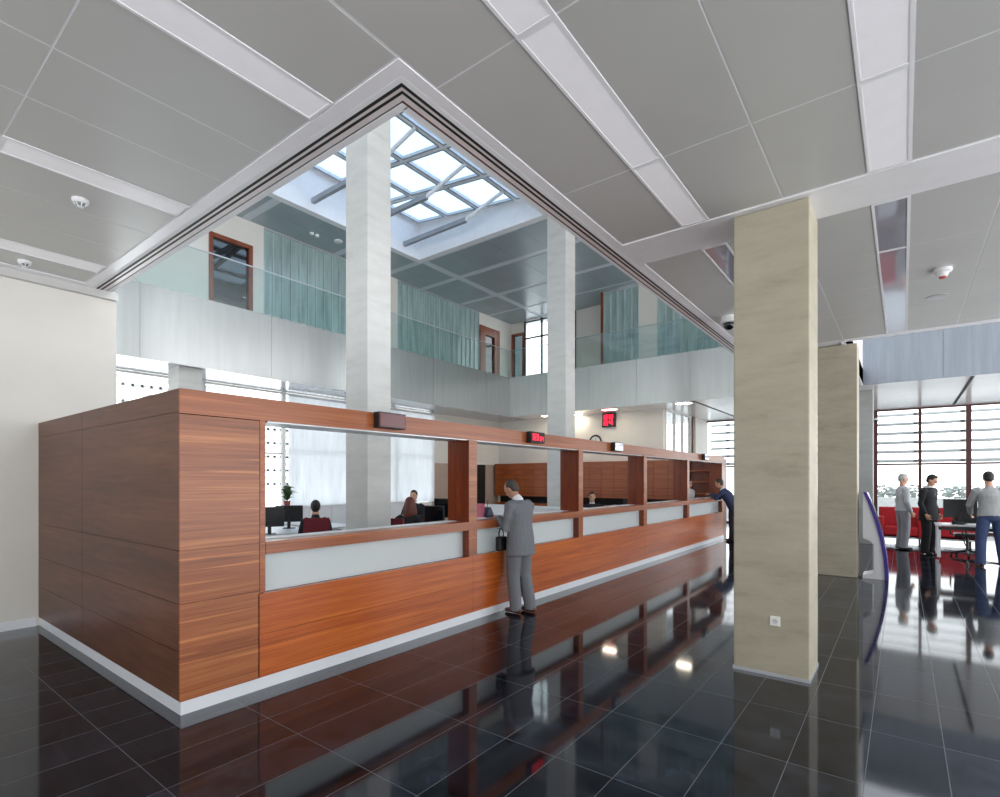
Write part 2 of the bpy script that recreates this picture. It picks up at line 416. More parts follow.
# lower ceiling: slab, joints and panels
def slab(name, rects, z0, z1, mat):
    m = MB()
    for x0, y0, x1, y1 in rects: m.box(x0, y0, z0, x1, y1, z1)
    return m.build(name, mat)
struct(slab('ceiling', [(-2.42, -3.9, 5.2, 10.9), (-2.42, 10.9, -0.8, 16.1), (-8.3, -3.9, -2.42, 2.22)], ZC + 0.0115, ZC + 0.4, 'joint'),
       'grey metal panel ceiling with pale joints')
pan = MB()
g = 0.006
def panels(xs, ys):
    for i in range(len(xs) - 1):
        for j in range(len(ys) - 1):
            pan.box(xs[i] + g, ys[j] + g, ZC + 0.0095, xs[i+1] - g, ys[j+1] - g, ZC + 0.022)
LW = [(-1.67, -1.42), (-0.22, 0.05), (1.25, 1.51), (2.71, 2.97)]
XR = [(-2.27, -1.67), (-1.42, -0.81), (-0.81, -0.22), (0.05, 0.66), (0.66, 1.25), (1.51, 2.12), (2.12, 2.71), (2.97, 3.6), (3.6, 4.2), (4.2, 4.8)]
YN = [-3.77, -2.24, -0.71, 0.81, 2.33, 3.85, 5.02]
YF = [5.63, 6.85, 8.05, 9.25, 10.40, 10.74]
for a, b in XR:
    panels([a, b], YN)
    panels([a, b], YF)
LL = [(-3.14, -2.88), (-5.25, -4.98), (-7.42, -7.13)]
XL = [(-2.88, -2.28), (-3.75, -3.14), (-4.36, -3.75), (-4.98, -4.36), (-5.85, -5.25), (-6.5, -5.85), (-7.13, -6.5), (-7.90, -7.42)]
for a, b in XL: panels([a, b], [-3.77, -2.24, -0.71, 0.81, 2.02])
for a, b in LL: pass
struct(pan.build('ceiling_panel', 'panel'))
# strip lights
def strip_light(x0, x1, y0, y1, label, mat='diffuser'):
    t = thing('ceiling_light', label, 'ceiling light', ((x0+x1)/2, (y0+y1)/2, ZC), 0, 'strip lights flush in the lobby ceiling')
    f = MB()
    for a in (x0, x1 - 0.02): f.box(a, y0, ZC + 0.004, a + 0.02, y1, ZC + 0.022)
    for a in (y0, y1 - 0.02): f.box(x0 + 0.02, a, ZC + 0.004, x1 - 0.02, a + 0.02, ZC + 0.022)
    f.build('frame', 'joint', t)
    box(x0 + 0.02, y0 + 0.02, ZC + 0.008, x1 - 0.02, y1 - 0.02, ZC + 0.022).build('diffuser', mat, t)
ROWN = ['ceiling strip light beside the atrium edge', 'ceiling strip light passing the broad pillar', 'ceiling strip light one bay past the pillar', 'ceiling strip light two bays past the pillar']
for r, (a, b) in enumerate(LW):
    segs = [(3.85, 5.02, 'end piece touching the beam'), (2.33, 3.85, 'second piece from the beam'), (0.81, 2.33, 'third piece from the beam'), (-0.71, 0.81, 'fourth piece from the beam'), (-2.24, -0.71, 'fifth piece from the beam')]
    for y0, y1, w in segs: strip_light(a, b, y0, y1, 'white ' + ROWN[r] + ', ' + w)
    if r < 2:
        strip_light(a, b, 5.63, 6.85, 'glossy ' + ROWN[r] + ', first piece beyond the beam', 'mirror_diffuser')
        strip_light(a, b, 6.85, 10.74, 'glossy ' + ROWN[r] + ', long piece beyond the beam', 'mirror_diffuser')
    else:
        strip_light(a, b, 5.63, 10.74, 'glossy ' + ROWN[r] + ', long piece beyond the beam', 'mirror_diffuser')
LN = ['the one by the atrium corner', 'middle of three', 'the one by the wall']
for i, (a, b) in enumerate(LL):
    strip_light(a, b, 0.81, 2.02, 'pale ceiling strip light ending at the atrium band, ' + LN[i])
    strip_light(a, b, -0.71, 0.79, 'pale ceiling strip one panel back from the atrium band, ' + LN[i])
# white bands (soffit of the beams) and the atrium rim
zb = ZC + 0.005
b_ = MB()
b_.box(-2.365, 2.17, zb, -2.28, 10.9, ZC + 0.022)
b_.box(-8.1, 2.03, zb, -2.28, 2.125, ZC + 0.022)
b_.box(-2.365, 2.125, zb, -2.28, 2.17, ZC + 0.022)
b_.box(-8.1, -3.9, zb, -7.91, 2.03, ZC + 0.02)
struct(b_.build('trim_1', 'band'), 'flat white band round the atrium opening')
struct(box(-2.28, 5.04, zb - 0.003, 5.2, 5.61, ZC + 0.022).build('trim_2', 'band'), 'flat white beam band crossing the ceiling over the square pillar')
struct(box(-0.8, 10.75, zb, 5.2, 10.93, ZC + 0.4).build('trim_3', 'band'), 'white ceiling edge before the bulkhead')
struct(box(-8.1, -3.9, ZC - .09, -8.02, 2.40, ZC + .004).build('trim_9', 'panel'), 'grey edge strip between plain wall and ceiling')
r_ = MB()
def rim(d0, d1, mi, z0=0.0):
    """strip between offsets d0..d1 into the opening from X=-2.28 / Y=2.04"""
    r_.cur = mi
    r_.box(-2.28 - d1, 2.04 + d0, zb + z0, -2.28 - d0, 16.1, ZC + 0.05)
    r_.box(-8.3, 2.04 + d0, zb + z0, -2.28 - d1, 2.04 + d1, ZC + 0.05)
rim(0.085, 0.122, 0, -0.001); rim(0.122, 0.145, 1, -0.002); rim(0.145, 0.167, 2, -0.001); rim(0.167, 0.188, 1, -0.002); rim(0.188, 0.228, 2, -0.001)
struct(r_.build('trim_4', ['joint', 'slot', 'rimpink']), 'double black slot running round the atrium rim')
e_ = MB()
e_.cur = 0; e_.box(-2.525, 2.272, zb - 0.001, -2.508, 16.1, ZC + 0.05)
e_.cur = 1; e_.box(-8.3, 2.268, zb + 0.004, -2.508, 2.285, ZC + 0.05)
e_.cur = 2; e_.box(-2.565, 2.325, zb - 0.001, -2.525, 16.1, ZC + 0.6); e_.box(-8.3, 2.285, zb - 0.001, -2.525, 2.335, ZC + 0.6)
struct(e_.build('trim_5', ['rim_reflect', 'greyplastic', 'joint']))

# ------------------------------------------------------------------ columns
def column(x, y, w, d, h, label, mat='stucco', z0=0):
    o = box(x, y, z0, x + w, y + d, h).build('column', mat, bevel=0.012)
    tag(o, label, 'column', None, 'structure'); return o
c0 = column(-1.228, 5.113, 0.603, 0.535, ZC, 'broad beige pillar with a white socket near its foot')
cb = MB(); cb.box(-1.234, 5.107, 0, -0.619, 5.654, 0.028); cb.build('base_strip', 'alu', c0)
so = thing('wall_socket', 'white square power socket low on the broad beige pillar', 'socket', (-0.885, 5.112, 0.486))
box(-0.925, 5.100, 0.444, -0.845, 5.113, 0.528).build('plate', 'socket', so, bevel=0.004)
MB().lathe([(0.021, 0), (0.021, 0.004), (0.017, 0.004), (0.017, 0.001)], (-0.885, 5.096, 0.486), 20, 'y').build('outlet_ring', 'alu', so)
column(-1.23, 11.09, 0.597, 0.5, ZC, 'beige pillar standing behind the broad one, beside the white kiosk')
column(-1.23, 17.1, 0.60, 0.5, ZC, 'grey pillar half hidden behind the kiosk pillar', 'concrete_grey')
column(-6.97, 5.11, 0.535, 0.46, ZU, 'tall concrete pillar rising through the atrium beside the long first counter opening', 'concrete')
column(-7.02, 11.1, 0.535, 0.46, ZU, 'tall concrete pillar deeper in the atrium, behind the second counter opening', 'concrete')
column(-12.65, 4.69, 0.55, 0.48, ZC + .1, 'short stretch of pillar showing above the counter corner under the balcony', 'concrete')

struct(box(-13.4, 1.8, 0.0, -4.62, 17.0, 0.03).build('floor_office', plain('pale office floor', (196, 194, 190), 0.5)), 'pale office floor behind the counter')
# ------------------------------------------------------------------ balcony, upper floor, roof
XF = -11.85; YB = 16.1; ZF = 5.585
fm = MB()
ys = [-1.5, 1.2, 3.9, 6.6, 9.3, 12.0, 14.7, YB]
for a, b in zip(ys[:-1], ys[1:]): fm.box(XF - 0.04, a + 0.003, ZC - 0.01, XF, b - 0.003, ZF)
struct(fm.build('wall_balcony', 'fascia3'), 'tall brushed steel front of the balcony along the atrium')
fm = MB()
xs = [XF, -10.2, -8.5, -6.8, -5.1, -3.4, -2.3]
for a, b in zip(xs[:-1], xs[1:]): fm.box(a + 0.003, YB, ZC - 0.01, b - 0.003, YB + 0.04, ZF)
struct(fm.build('wall_gallery', 'fascia'), 'brushed steel front of the gallery across the far end of the atrium')
fm = MB()
xs = [-0.8, 0.75, 2.3, 3.85, 5.2]
for a, b in zip(xs[:-1], xs[1:]): fm.box(a + 0.003, YB, ZC - 0.01, b - 0.003, YB + 0.04, ZF + 0.3)
struct(fm.build('wall_bulkhead', 'fascia2'), 'blue grey steel bulkhead above the waiting area')
struct(box(-0.86, 10.93, ZC - 0.01, -0.80, YB, ZF + 0.3).build('wall_void', 'white'))
# floor slabs behind the fascia
s_ = MB()
s_.box(-13.6, -1.5, ZC + 0.02, XF - 0.04, 19.2, 5.5); s_.box(XF - 0.04, YB + 0.04, ZC + 0.02, 5.2, 19.2, 5.5); s_.box(XF - 0.04, 19.2, ZC + 0.02, 5.2, 22.6, 4.6)
struct(s_.build('floor_upper', 'wall'))
sf = MB()
sf.box(-13.4, -1.5, ZC, XF - 0.04, 17.4, ZC + 0.02); sf.cur = 1; sf.box(XF - 0.04, YB + 0.04, ZC, 5.2, 22.5, ZC + 0.02)
struct(sf.build('ceiling_under_balcony', ['soffit_dim', 'soffit_lit']), 'pale glossy ceiling under the balcony and over the waiting area')
so_ = MB()
for x in (1.25, 2.71, -2.2, -5.1): so_.box(x, YB + 0.2, ZC - 0.006, x + 0.07, 22.1, ZC)
struct(so_.build('trim_6', 'slot'))
# glass balustrades
def railing(pts, label, along):
    t = thing('glass_railing', label, 'railing', (pts[0][0], pts[0][1], ZF))
    h = MB()
    for (x0, y0), (x1, y1) in zip(pts[:-1], pts[1:]):
        if along == 'y': box(x0 - 0.022, y0 + 0.006, ZF - 0.02, x0 - 0.010, y1 - 0.006, 6.60).build('glass_panel', 'bglass', t)
        else: box(x0 + 0.006, y0 + 0.010, ZF - 0.02, x1 - 0.006, y0 + 0.022, 6.60).build('glass_panel', 'bglass', t)
    a, b = pts[0], pts[-1]
    if along == 'y': h.box(a[0] - 0.028, a[1], 6.595, a[0] - 0.004, b[1], 6.62)
    else: h.box(a[0], a[1] + 0.004, 6.595, b[0], a[1] + 0.028, 6.62)
    h.build('handrail', 'alu' if along == 'y' else 'uglass', t)
railing([(XF, y) for y in (-1.5, 0.9, 3.3, 5.75, 8.2, 10.6, 13.0, 15.4, 16.1)], 'clear glass railing with thin pale rail along the balcony beside the cast glass wall', 'y')
railing([(x, YB) for x in (XF, -10.6, -8.2, -5.7, -3.3, -2.3)], 'green tinted glass railing across the far gallery', 'x')
# upper walls on the balcony side (X = -13.6)
XW = -13.6
w_ = MB()
w_.box(XW - 0.2, -1.5, 5.5, XW, 5.95, ZU); w_.box(XW - 0.2, 5.95, 7.86, XW, 7.05, ZU); w_.box(XW - 0.2, 7.05, 5.5, XW, 7.37, ZU)
w_.box(XW - 0.2, 11.35, 5.5, XW + 0.03, 12.04, ZU); w_.box(XW - 0.2, 16.38, 8.0, XW, 18.6, ZU); w_.box(XW - 0.2, 17.75, 5.5, XW, 18.6, 8.0)
w_.box(XW - 0.2, 7.37, ZU - 0.02, XW, 16.38, ZU)
struct(w_.build('wall_upper_left', 'wall'), 'white upper wall behind the balcony')
def castglass(name, axis, fixed, a, b, mat, label):
    """vertical channel glass: shallow troughs with raised joints"""
    n = max(2, round((b - a) / 0.26)); w = (b - a) / n; prof = []
    for i in range(n):
        s0 = a + i * w
        prof += [(s0, 0.03), (s0 + 0.02, 0.03), (s0 + 0.035, 0.0), (s0 + w - 0.035, 0.0), (s0 + w - 0.02, 0.03)]
    prof.append((b, 0.03))
    m = MB(); k = len(prof)
    def P(p, z, back=0.0): return (fixed + p[1] - back, p[0], z) if axis == 'x' else (p[0], fixed - p[1] + back, z)
    z0, z1 = 5.5, ZU - 0.06
    vs = [P(p, z0) for p in prof] + [P(p, z1) for p in prof] + [P((p[0], 0), z0, 0.03) for p in prof] + [P((p[0], 0), z1, 0.03) for p in prof]
    fs = [(i, i+1, k+i+1, k+i) for i in range(k-1)] + [(2*k+i, 3*k+i, 3*k+i+1, 2*k+i+1) for i in range(k-1)]
    m.add(vs, fs)
    o = m.build(name, mat); struct(o, label)
    j = MB()
    for i in range(n + 1):
        s0 = a + i * w
        if axis == 'x': j.box(fixed + 0.028, s0 - 0.012, z0, fixed + 0.036, s0 + 0.014, z1)
        else: j.box(s0 - 0.012, fixed - 0.036, z0, s0 + 0.014, fixed - 0.028, z1)
    j.build('glass_joint', 'uglass2', o)
    t = MB()
    if axis == 'x': t.box(fixed - 0.02, a, z1, fixed + 0.06, b, ZU - 0.02)
    else: t.box(a, fixed - 0.06, z1, b, fixed + 0.02, ZU - 0.02)
    t.build('head_trim', 'alu', o)
    return o
castglass('window_1', 'x', XW - 0.03, 7.37, 11.35, 'uglass', 'green cast glass wall on the balcony beside the dark glazed door')
castglass('window_2', 'x', XW - 0.03, 12.04, 16.38, 'uglass', 'green cast glass wall on the balcony between the tall pillars')
def upper_door(name, axis, fixed, a, b, zt, label, fw=0.10, solid=False):
    o = MB(); mk = (lambda u0, u1, z0, z1, d0, d1: o.box(fixed + d0, u0, z0, fixed + d1, u1, z1)) if axis == 'x' else (lambda u0, u1, z0, z1, d0, d1: o.box(u0, fixed - d1, z0, u1, fixed - d0, z1))
    mk(a, a + fw, 5.5, zt, -0.12, 0.03); mk(b - fw, b, 5.5, zt, -0.12, 0.03); mk(a + fw, b - fw, zt - fw, zt, -0.12, 0.03)
    d = o.build(name, 'doorwood'); struct(d, label)
    p = MB()
    if axis == 'x': p.box(fixed - 0.08, a + fw, 5.5, fixed - 0.05, b - fw, zt - fw)
    else: p.box(a + fw, fixed + 0.05, 5.5, b - fw, fixed + 0.08, zt - fw)
    p.build('door_leaf', 'doorwood' if solid else 'doorglass', d)
    h = MB()
    if axis == 'x': h.tube([(fixed - 0.05, b - fw - 0.07, 6.45), (fixed, b - fw - 0.07, 6.45), (fixed, b - fw - 0.17, 6.45)], 0.011)
    else: h.tube([(b - fw - 0.07, fixed + 0.05, 6.45), (b - fw - 0.07, fixed, 6.45), (b - fw - 0.17, fixed, 6.45)], 0.011)
    h.build('door_handle', 'chrome', d)
    return d
upper_door('door_1', 'x', XW, 5.95, 7.05, 7.86, 'dark glazed door in a brown wooden frame at the near end of the balcony')
upper_door('door_2', 'x', XW, 16.43, 17.72, 8.0, 'brown wooden door standing open at the end of the cast glass wall', 0.34)
# rooms behind those doors
bk = MB(); bk.box(-16.0, 4.9, 5.4, -13.8, 8.2, 5.5); bk.box(-16.1, 4.9, 5.5, -16.0, 8.2, 8.3); bk.box(-16.0, 4.8, 5.5, -13.8, 4.9, 8.3); bk.box(-16.0, 8.2, 5.5, -13.8, 8.3, 8.3); bk.box(-16, 4.9, 8.3, -13.8, 8.2, 8.4)
struct(bk.build('wall_room_one', 'wall'))
bk = MB(); bk.box(-15.6, 16.0, 5.5, -15.5, 18.2, 8.3); bk.box(-15.5, 16.0, 5.4, -13.8, 18.2, 5.5); bk.box(-15.5, 15.9, 5.5, -13.8, 16.0, 8.3); bk.box(-15.5, 18.2, 5.5, -13.8, 18.3, 8.3); bk.box(-15.5, 16, 8.3, -13.8, 18.2, 8.4)
struct(bk.build('wall_room_two', 'taupe'))
# back of the upper gallery
YR = 18.6; YG = 17.4
w_ = MB()
w_.box(-10.4, YR, 5.5, -8.62, YR + 0.15, ZU); w_.box(-7.28, YG, 5.5, -6.60, YG + 0.2, ZU); w_.box(-8.66, YG + 0.05, 5.5, -8.6, YR, ZU)
w_.box(-13.6, YR, 8.05, -12.9, YR + 0.15, ZU)
struct(w_.build('wall_upper_back', 'wall'), 'pale upper wall at the back of the gallery')
struct(box(-8.70, YG - 0.03, 5.5, -8.60, YG + 0.05, ZU).build('trim_7', 'doorwood'), 'red brown wooden edge beside the far cast glass')
castglass('window_3', 'y', YG + 0.03, -8.60, -7.28, 'uglass', 'narrow green cast glass wall at the back of the gallery')
castglass('window_4', 'y', YG + 0.03, -6.60, -2.42, 'uglass', 'green cast glass wall at the back of the gallery under the atrium rim')
upper_door('door_3', 'y', YR, -13.58, -12.92, 8.05, 'brown door in the far corner of the gallery', 0.09)
fr = MB()
for x in (-12.9, -12.05, -11.2, -10.45): fr.box(x, YR - 0.04, 5.5, x + 0.06, YR + 0.04, ZU)
for z in (5.5, 7.72, ZU - 0.08): fr.box(-12.9, YR - 0.035, z, -10.4, YR + 0.035, z + 0.06)
w5 = fr.build('window_5', 'blackframe'); struct(w5, 'black framed glazed partition in the far corner of the gallery')
box(-12.86, YR - 0.006, 5.55, -10.44, YR + 0.006, ZU - 0.06).build('pane', 'wglass', w5)
# upper ceiling with skylight hole
X0, X1, Y0, Y1 = -11.85, -7.32, 3.2, 11.38
def ringbox(m, x0, y0, x1, y1, hx0, hy0, hx1, hy1, z0, z1):
    m.box(x0, y0, z0, hx0, y1, z1); m.box(hx1, y0, z0, x1, y1, z1); m.box(hx0, y0, z0, hx1, hy0, z1); m.box(hx0, hy1, z0, hx1, y1, z1)
uc = MB(); ringbox(uc, -13.8, -1.5, -2.0, 19.2, X0 - .1, Y0 - .1, X1 + .1, Y1 + .1, ZU + 0.012, ZU + 0.29)
struct(uc.build('ceiling_upper', 'ustrip'), 'blue grey metal panel ceiling of the upper floor')
up = MB()
def upanels(x0, x1, y0, y1, nx, ny):
    for i in range(nx):
        for j in range(ny):
            up.box(x0 + (x1-x0)*i/nx + .004, y0 + (y1-y0)*j/ny + .004, ZU, x0 + (x1-x0)*(i+1)/nx - .004, y0 + (y1-y0)*(j+1)/ny - .004, ZU + 0.012)
YS = [11.66, 13.12, 13.36, 15.2, 15.42, 16.9, 17.1, 18.6]
for a, b in ((11.66, 13.10), (13.34, 15.18), (15.42, 16.95), (17.1, 18.58)):
    upanels(-13.58, -11.98, a, b, 2, 1); upanels(-11.72, -2.5, a, b, 8, 1)
for a, b in ((-1.4, 5.2), (5.45, 6.75), (6.98, 9.5), (9.72, 11.42)): upanels(-13.58, -11.98, a, b, 2, max(1, round((b-a)/1.3)))
upanels(-7.1, -2.5, -1.4, 11.4, 4, 7)
struct(up.build('ceiling_upper_panel', 'upanel'))
struct(box(-2.0, 9.5, ZU + .02, 5.2, 19.2, ZU + .3).build('roof', 'wall'))  # unseen slab over the side void, added to shade the bulkhead
# skylight well and glazing (glazed plane falls gently towards +X)
def zg(x): return 9.60 - 0.125 * (x - X0)
wl = MB(); zt = 10.0
ringbox(wl, X0 - 0.2, Y0 - 0.2, X1 + 0.2, Y1 + 0.2, X0, Y0, X1, Y1, ZU - 0.004, ZU + 0.3)
wl.hexa([(X0-.2,Y1,ZU+.3),(X1+.2,Y1,ZU+.3),(X1+.2,Y1+.2,ZU+.3),(X0-.2,Y1+.2,ZU+.3),(X0-.2,Y1,zg(X0)),(X1+.2,Y1,zg(X1)),(X1+.2,Y1+.2,zg(X1)),(X0-.2,Y1+.2,zg(X0))])
wl.hexa([(X0-.2,Y0-.2,ZU+.3),(X1+.2,Y0-.2,ZU+.3),(X1+.2,Y0,ZU+.3),(X0-.2,Y0,ZU+.3),(X0-.2,Y0-.2,zg(X0)),(X1+.2,Y0-.2,zg(X1)),(X1+.2,Y0,zg(X1)),(X0-.2,Y0,zg(X0))])
wl.box(X0 - 0.2, Y0, ZU + .3, X0, Y1, zg(X0)); wl.box(X1, Y0, ZU + .3, X1 + 0.2, Y1, zg(X1))
struct(wl.build('wall_skylight', 'white'), 'white well of the roof skylight')
sk = thing('skylight', 'sloping roof skylight of square glass panes in pale bars', 'skylight', (X0, Y0, 9.3))
gx = [X0 + 0.05, -10.62, -9.42, -8.12, X1 - 0.05]; gy = [Y1 - 0.05 - i * 1.4 for i in range(6)] + [Y0 + 0.05]
def bar(x0, y0, x1, y1, hw, t0, t1, m):
    if x0 == x1: m.hexa([(x0-hw,y0,zg(x0)-t0),(x0+hw,y0,zg(x0)-t0),(x0+hw,y1,zg(x0)-t0),(x0-hw,y1,zg(x0)-t0),(x0-hw,y0,zg(x0)+t1),(x0+hw,y0,zg(x0)+t1),(x0+hw,y1,zg(x0)+t1),(x0-hw,y1,zg(x0)+t1)])
    else: m.hexa([(x0,y0-hw,zg(x0)-t0),(x1,y0-hw,zg(x1)-t0),(x1,y0+hw,zg(x1)-t0),(x0,y0+hw,zg(x0)-t0),(x0,y0-hw,zg(x0)+t1),(x1,y0-hw,zg(x1)+t1),(x1,y0+hw,zg(x1)+t1),(x0,y0+hw,zg(x0)+t1)])
for x in gx:
    m = MB(); bar(x, Y0, x, Y1, 0.075, 0.02, 0.06, m); m.build('glazing_bar', 'steel', sk)
for y in gy:
    m = MB(); bar(X0, y, X1, y, 0.075, 0.03, 0.05, m); m.build('cross_bar', 'steel', sk)
for i in range(4):
    for j in range(6):
        m = MB(); xa, xb = gx[i] + .07, gx[i+1] - .07; ya, yb = gy[j+1] + .07, gy[j] - .07
        m.hexa([(xa,ya,zg(xa)),(xb,ya,zg(xb)),(xb,yb,zg(xb)),(xa,yb,zg(xa)),(xa,ya,zg(xa)+.02),(xb,ya,zg(xb)+.02),(xb,yb,zg(xb)+.02),(xa,yb,zg(xa)+.02)])
        m.build('pane', 'skyglass', sk)
        f = MB()
        for (p, q, r, s) in ((xa-.02, ya-.02, xb+.02, ya+.015), (xa-.02, yb-.015, xb+.02, yb+.02), (xa-.02, ya, xa+.015, yb), (xb-.015, ya, xb+.02, yb)):
            f.hexa([(p,q,zg(p)-.035),(r,q,zg(r)-.035),(r,s,zg(r)-.035),(p,s,zg(p)-.035),(p,q,zg(p)-.02),(r,q,zg(r)-.02),(r,s,zg(r)-.02),(p,s,zg(p)-.02)])
        f.build('pane_frame', 'steel_dark', sk)
for y in (10.77, 9.3, 7.7, 6.1, 4.5):
    box(X0, y - 0.05, 8.70, -9.4, y + 0.05, 8.82).build('tie_beam', 'steel_dark', sk)
    MB().tube([(-9.42, y, 8.76), (-8.12, y, zg(-8.12) - .02)], .045, 8).build('beam_lit_end', 'steel', sk)  # thin pale rod stands in for the brightly lit end of the beam
for i, (x, y, w) in enumerate(((-12.9, 8.35, 'twin spot'), (-12.75, 9.1, 'disc'))):
    if i == 0:
        t = thing('ceiling_spotlight', 'small twin spotlight on the upper ceiling before the cast glass wall', 'spotlight', (x, y, ZU))
        for k in (0, .16): MB().lathe([(0.05, -0.05), (0.06, 0)], (x, y + k, ZU), 16).build('spot_head', 'cabwhite', t)
    else: 
        o = MB().lathe([(0.09, -0.035), (0.12, -0.012), (0.12, 0)], (x, y, ZU), 20).build('smoke_detector', 'cabwhite'); tag(o, 'flat round detector on the upper ceiling before the cast glass wall', 'detector')

# ------------------------------------------------------------------ lower back and facade walls
w_ = MB()
w_.box(-13.4, YG, 0, -6.4, YG + 0.15, ZC)
struct(w_.build('wall_back', 'wall'), 'pale wall above the brown cupboards at the far end of the office')
w_ = MB()
w_.box(-13.5, -1.5, 0, -13.4, 13.5, 0.88); w_.box(-13.5, 13.5, 2.32, -13.4, 17.4, ZC)
struct(w_.build('wall_facade', 'wall'))
tp = MB()
tp.box(-13.5, 13.5, 0, -13.42, 15.98, 2.32); tp.box(-13.5, 16.55, 0, -13.42, 17.4, 2.32)
for a, b in ((13.5, 14.4), (14.4, 15.2), (15.2, 15.98), (16.55, 17.38)):
    for z0, z1 in ((0, 1.15), (1.15, 1.72), (1.72, 2.3)): tp.box(-13.42, a + .004, z0 + .004, -13.38, b - .004, z1 - .004)
struct(tp.build('wall_panelling', 'taupe'), 'taupe wall panelling beside the window blinds')
struct(box(-13.5, 15.98, 0, -13.42, 16.55, 2.32).build('door_4', 'dark'), 'dark doorway beside the taupe panelling')  # black panel filling the opening paints the darkness beyond it
# facade windows (X = -13.4)
wf = MB()
for y in (-1.5, 1.1, 3.6, 5.7, 7.78, 9.85, 11.7, 13.44): wf.box(-13.5, y, 0.88, -13.4, y + 0.10, ZC)
for z in (0.88, 2.4, ZC - 0.06): wf.box(-13.49, -1.5, z, -13.41, 13.5, z + 0.05)
w6 = wf.build('window_6', 'mullion_pale'); struct(w6, 'tall office window behind the counter')
box(-13.455, -1.5, 0.9, -13.445, 13.5, ZC).build('pane', 'wglass', w6)
lv = thing('louvre_screen', 'pale horizontal louvres outside the office window', 'louvre screen', (-14.0, 5, 0))
L1 = MB(); L2 = MB()
for k in range(17):
    z = 1.55 + k * 0.19
    L1.hexa([(-14.10, -1.5, z), (-13.98, -1.5, z + 0.06), (-13.98, 13.5, z + 0.06), (-14.10, 13.5, z), (-14.10, -1.5, z + .012), (-13.98, -1.5, z + 0.072), (-13.98, 13.5, z + 0.072), (-14.10, 13.5, z + .012)])
    for y in [1.2 + 0.19 * q for q in range(64)]: 
        if k % 2 == 0: L2.box(-13.99, y, z + 0.02, -13.96, y + 0.05, z + 0.09)
L1.build('blades', 'louvre_pale', lv); o = L2.build('bracket', 'bracket', lv); o['kind'] = 'stuff'
bl = thing('vertical_blind', 'white vertical blind hanging at the office window behind the counter', 'blind', (-13.2, 8, 0.9))
s_ = MB(); y = 7.9
while y < 13.4:
    s_.hexa([(-13.31, y, 0.95), (-13.305, y, 0.95), (-13.255, y + .125, 0.95), (-13.26, y + .125, 0.95), (-13.31, y, 4.0), (-13.305, y, 4.0), (-13.255, y + .125, 4.0), (-13.26, y + .125, 4.0)])
    y += 0.105
s_.build('slats', 'blind', bl); box(-13.32, 7.88, 4.0, -13.24, 13.45, 4.05).build('headrail', 'alu', bl)
# ------------------------------------------------------------------ far end: cupboards, side glazing, end facade
def cupboard(x0, x1, label):
    t = thing('wall_cupboard', label, 'cupboard', ((x0+x1)/2, 17.2, 0), 0, 'brown cupboards along the far office wall')
    box(x0 + .002, 17.03, 1.08, x1 - .002, YG - .005, 2.36).build('carcass', 'wood_cab', t)
    mid = (x0 + x1) / 2
    for a, b, hx in ((x0, mid, mid - 0.06), (mid, x1, mid + 0.06)):
        d = box(a + .004, 17.0, 1.07, b - .004, 17.03, 2.36).build('door', 'wood_cab', t)
        MB().tube([(hx, 17.0, 1.22), (hx, 16.965, 1.23), (hx, 16.965, 1.47), (hx, 17.0, 1.48)], 0.011).build('handle', 'chrome', d)
    box(x0 + .002, 17.36, 0.8, x1 - .002, YG - .006, 1.08).build('back_panel', 'dark', t)
    box(x0 + .002, 16.98, 0, x1 - .002, YG - .006, 0.8).build('base', 'wood_cab', t)
xs = [-5.62 - 0.955 * i for i in range(9)]
for i in range(8): cupboard(xs[i+1], xs[i], 'brown wooden wall cupboard with steel handles, %s from the open shelves' % ORD[i])
sh = thing('shelf_unit', 'open brown shelf unit at the far end of the counter office', 'shelf unit', (-5.0, 17.2, 0))
box(-5.60, 16.98, 0, -5.56, 17.38, 2.36).build('side_panel', 'wood_jamb', sh); box(-4.42, 16.98, 0, -4.38, 17.38, 2.36).build('side_panel', 'wood_jamb', sh)
box(-5.56, 17.34, 0, -4.42, 17.38, 2.36).build('back_panel', 'wood_jamb', sh)
for z in (0.4, 0.85, 1.25, 1.62, 1.98, 2.32): box(-5.56, 16.99, z, -4.42, 17.34, z + 0.04).build('shelf', 'wood_cab', sh)
# glazed side (X = -6.4) and end facade (Y = 22.3)
gf = MB()
for y in (17.56, 18.45, 19.3, 20.2): gf.box(-6.45, y, 0, -6.37, y + 0.08, ZC)
for z in (0, 2.5, ZC - 0.06): gf.box(-6.44, 17.56, z, -6.38, 20.25, z + 0.06)
w7 = gf.build('window_7', 'mullion_pale'); struct(w7, 'pale framed glazing beyond the end of the counter')
box(-6.415, 17.6, 0.05, -6.405, 20.2, ZC - 0.03).build('pane', 'wglass', w7)
struct(box(-6.5, 20.28, 0, -6.3, 20.55, ZC).build('trim_8', plain('brown stone jamb', (122, 104, 84), 0.5)), 'brown jamb beside the far glazing')
struct(box(-6.55, 20.55, 0, -6.4, 22.5, ZC).build('wall_end', 'wall'))
YE = 22.3
ef = MB(); 
for x in [0.45 - 1.21 * k for k in range(-3, 2)]: 
    hw = 0.04 if round((x - 0.45) / 1.21) % 2 == 0 else 0.065
    ef.box(x - hw, YE, 0, x + hw, YE + 0.12, ZC)
for z in (0.0, 2.21, ZC - 0.05): ef.box(-6.4, YE + 0.02, z, 5.2, YE + 0.10, z + 0.06)
w8 = ef.build('window_8', 'mullion'); struct(w8, 'wide end window with dark brown mullions behind the red armchairs')
box(-6.4, YE + 0.055, 0.05, 5.2, YE + 0.065, ZC - 0.03).build('pane', 'wglass', w8)
lv = thing('louvre_screen', 'grey horizontal louvre blades outside the end window', 'louvre screen', (0, YE + 0.7, 0))
L1 = MB(); L2 = MB()
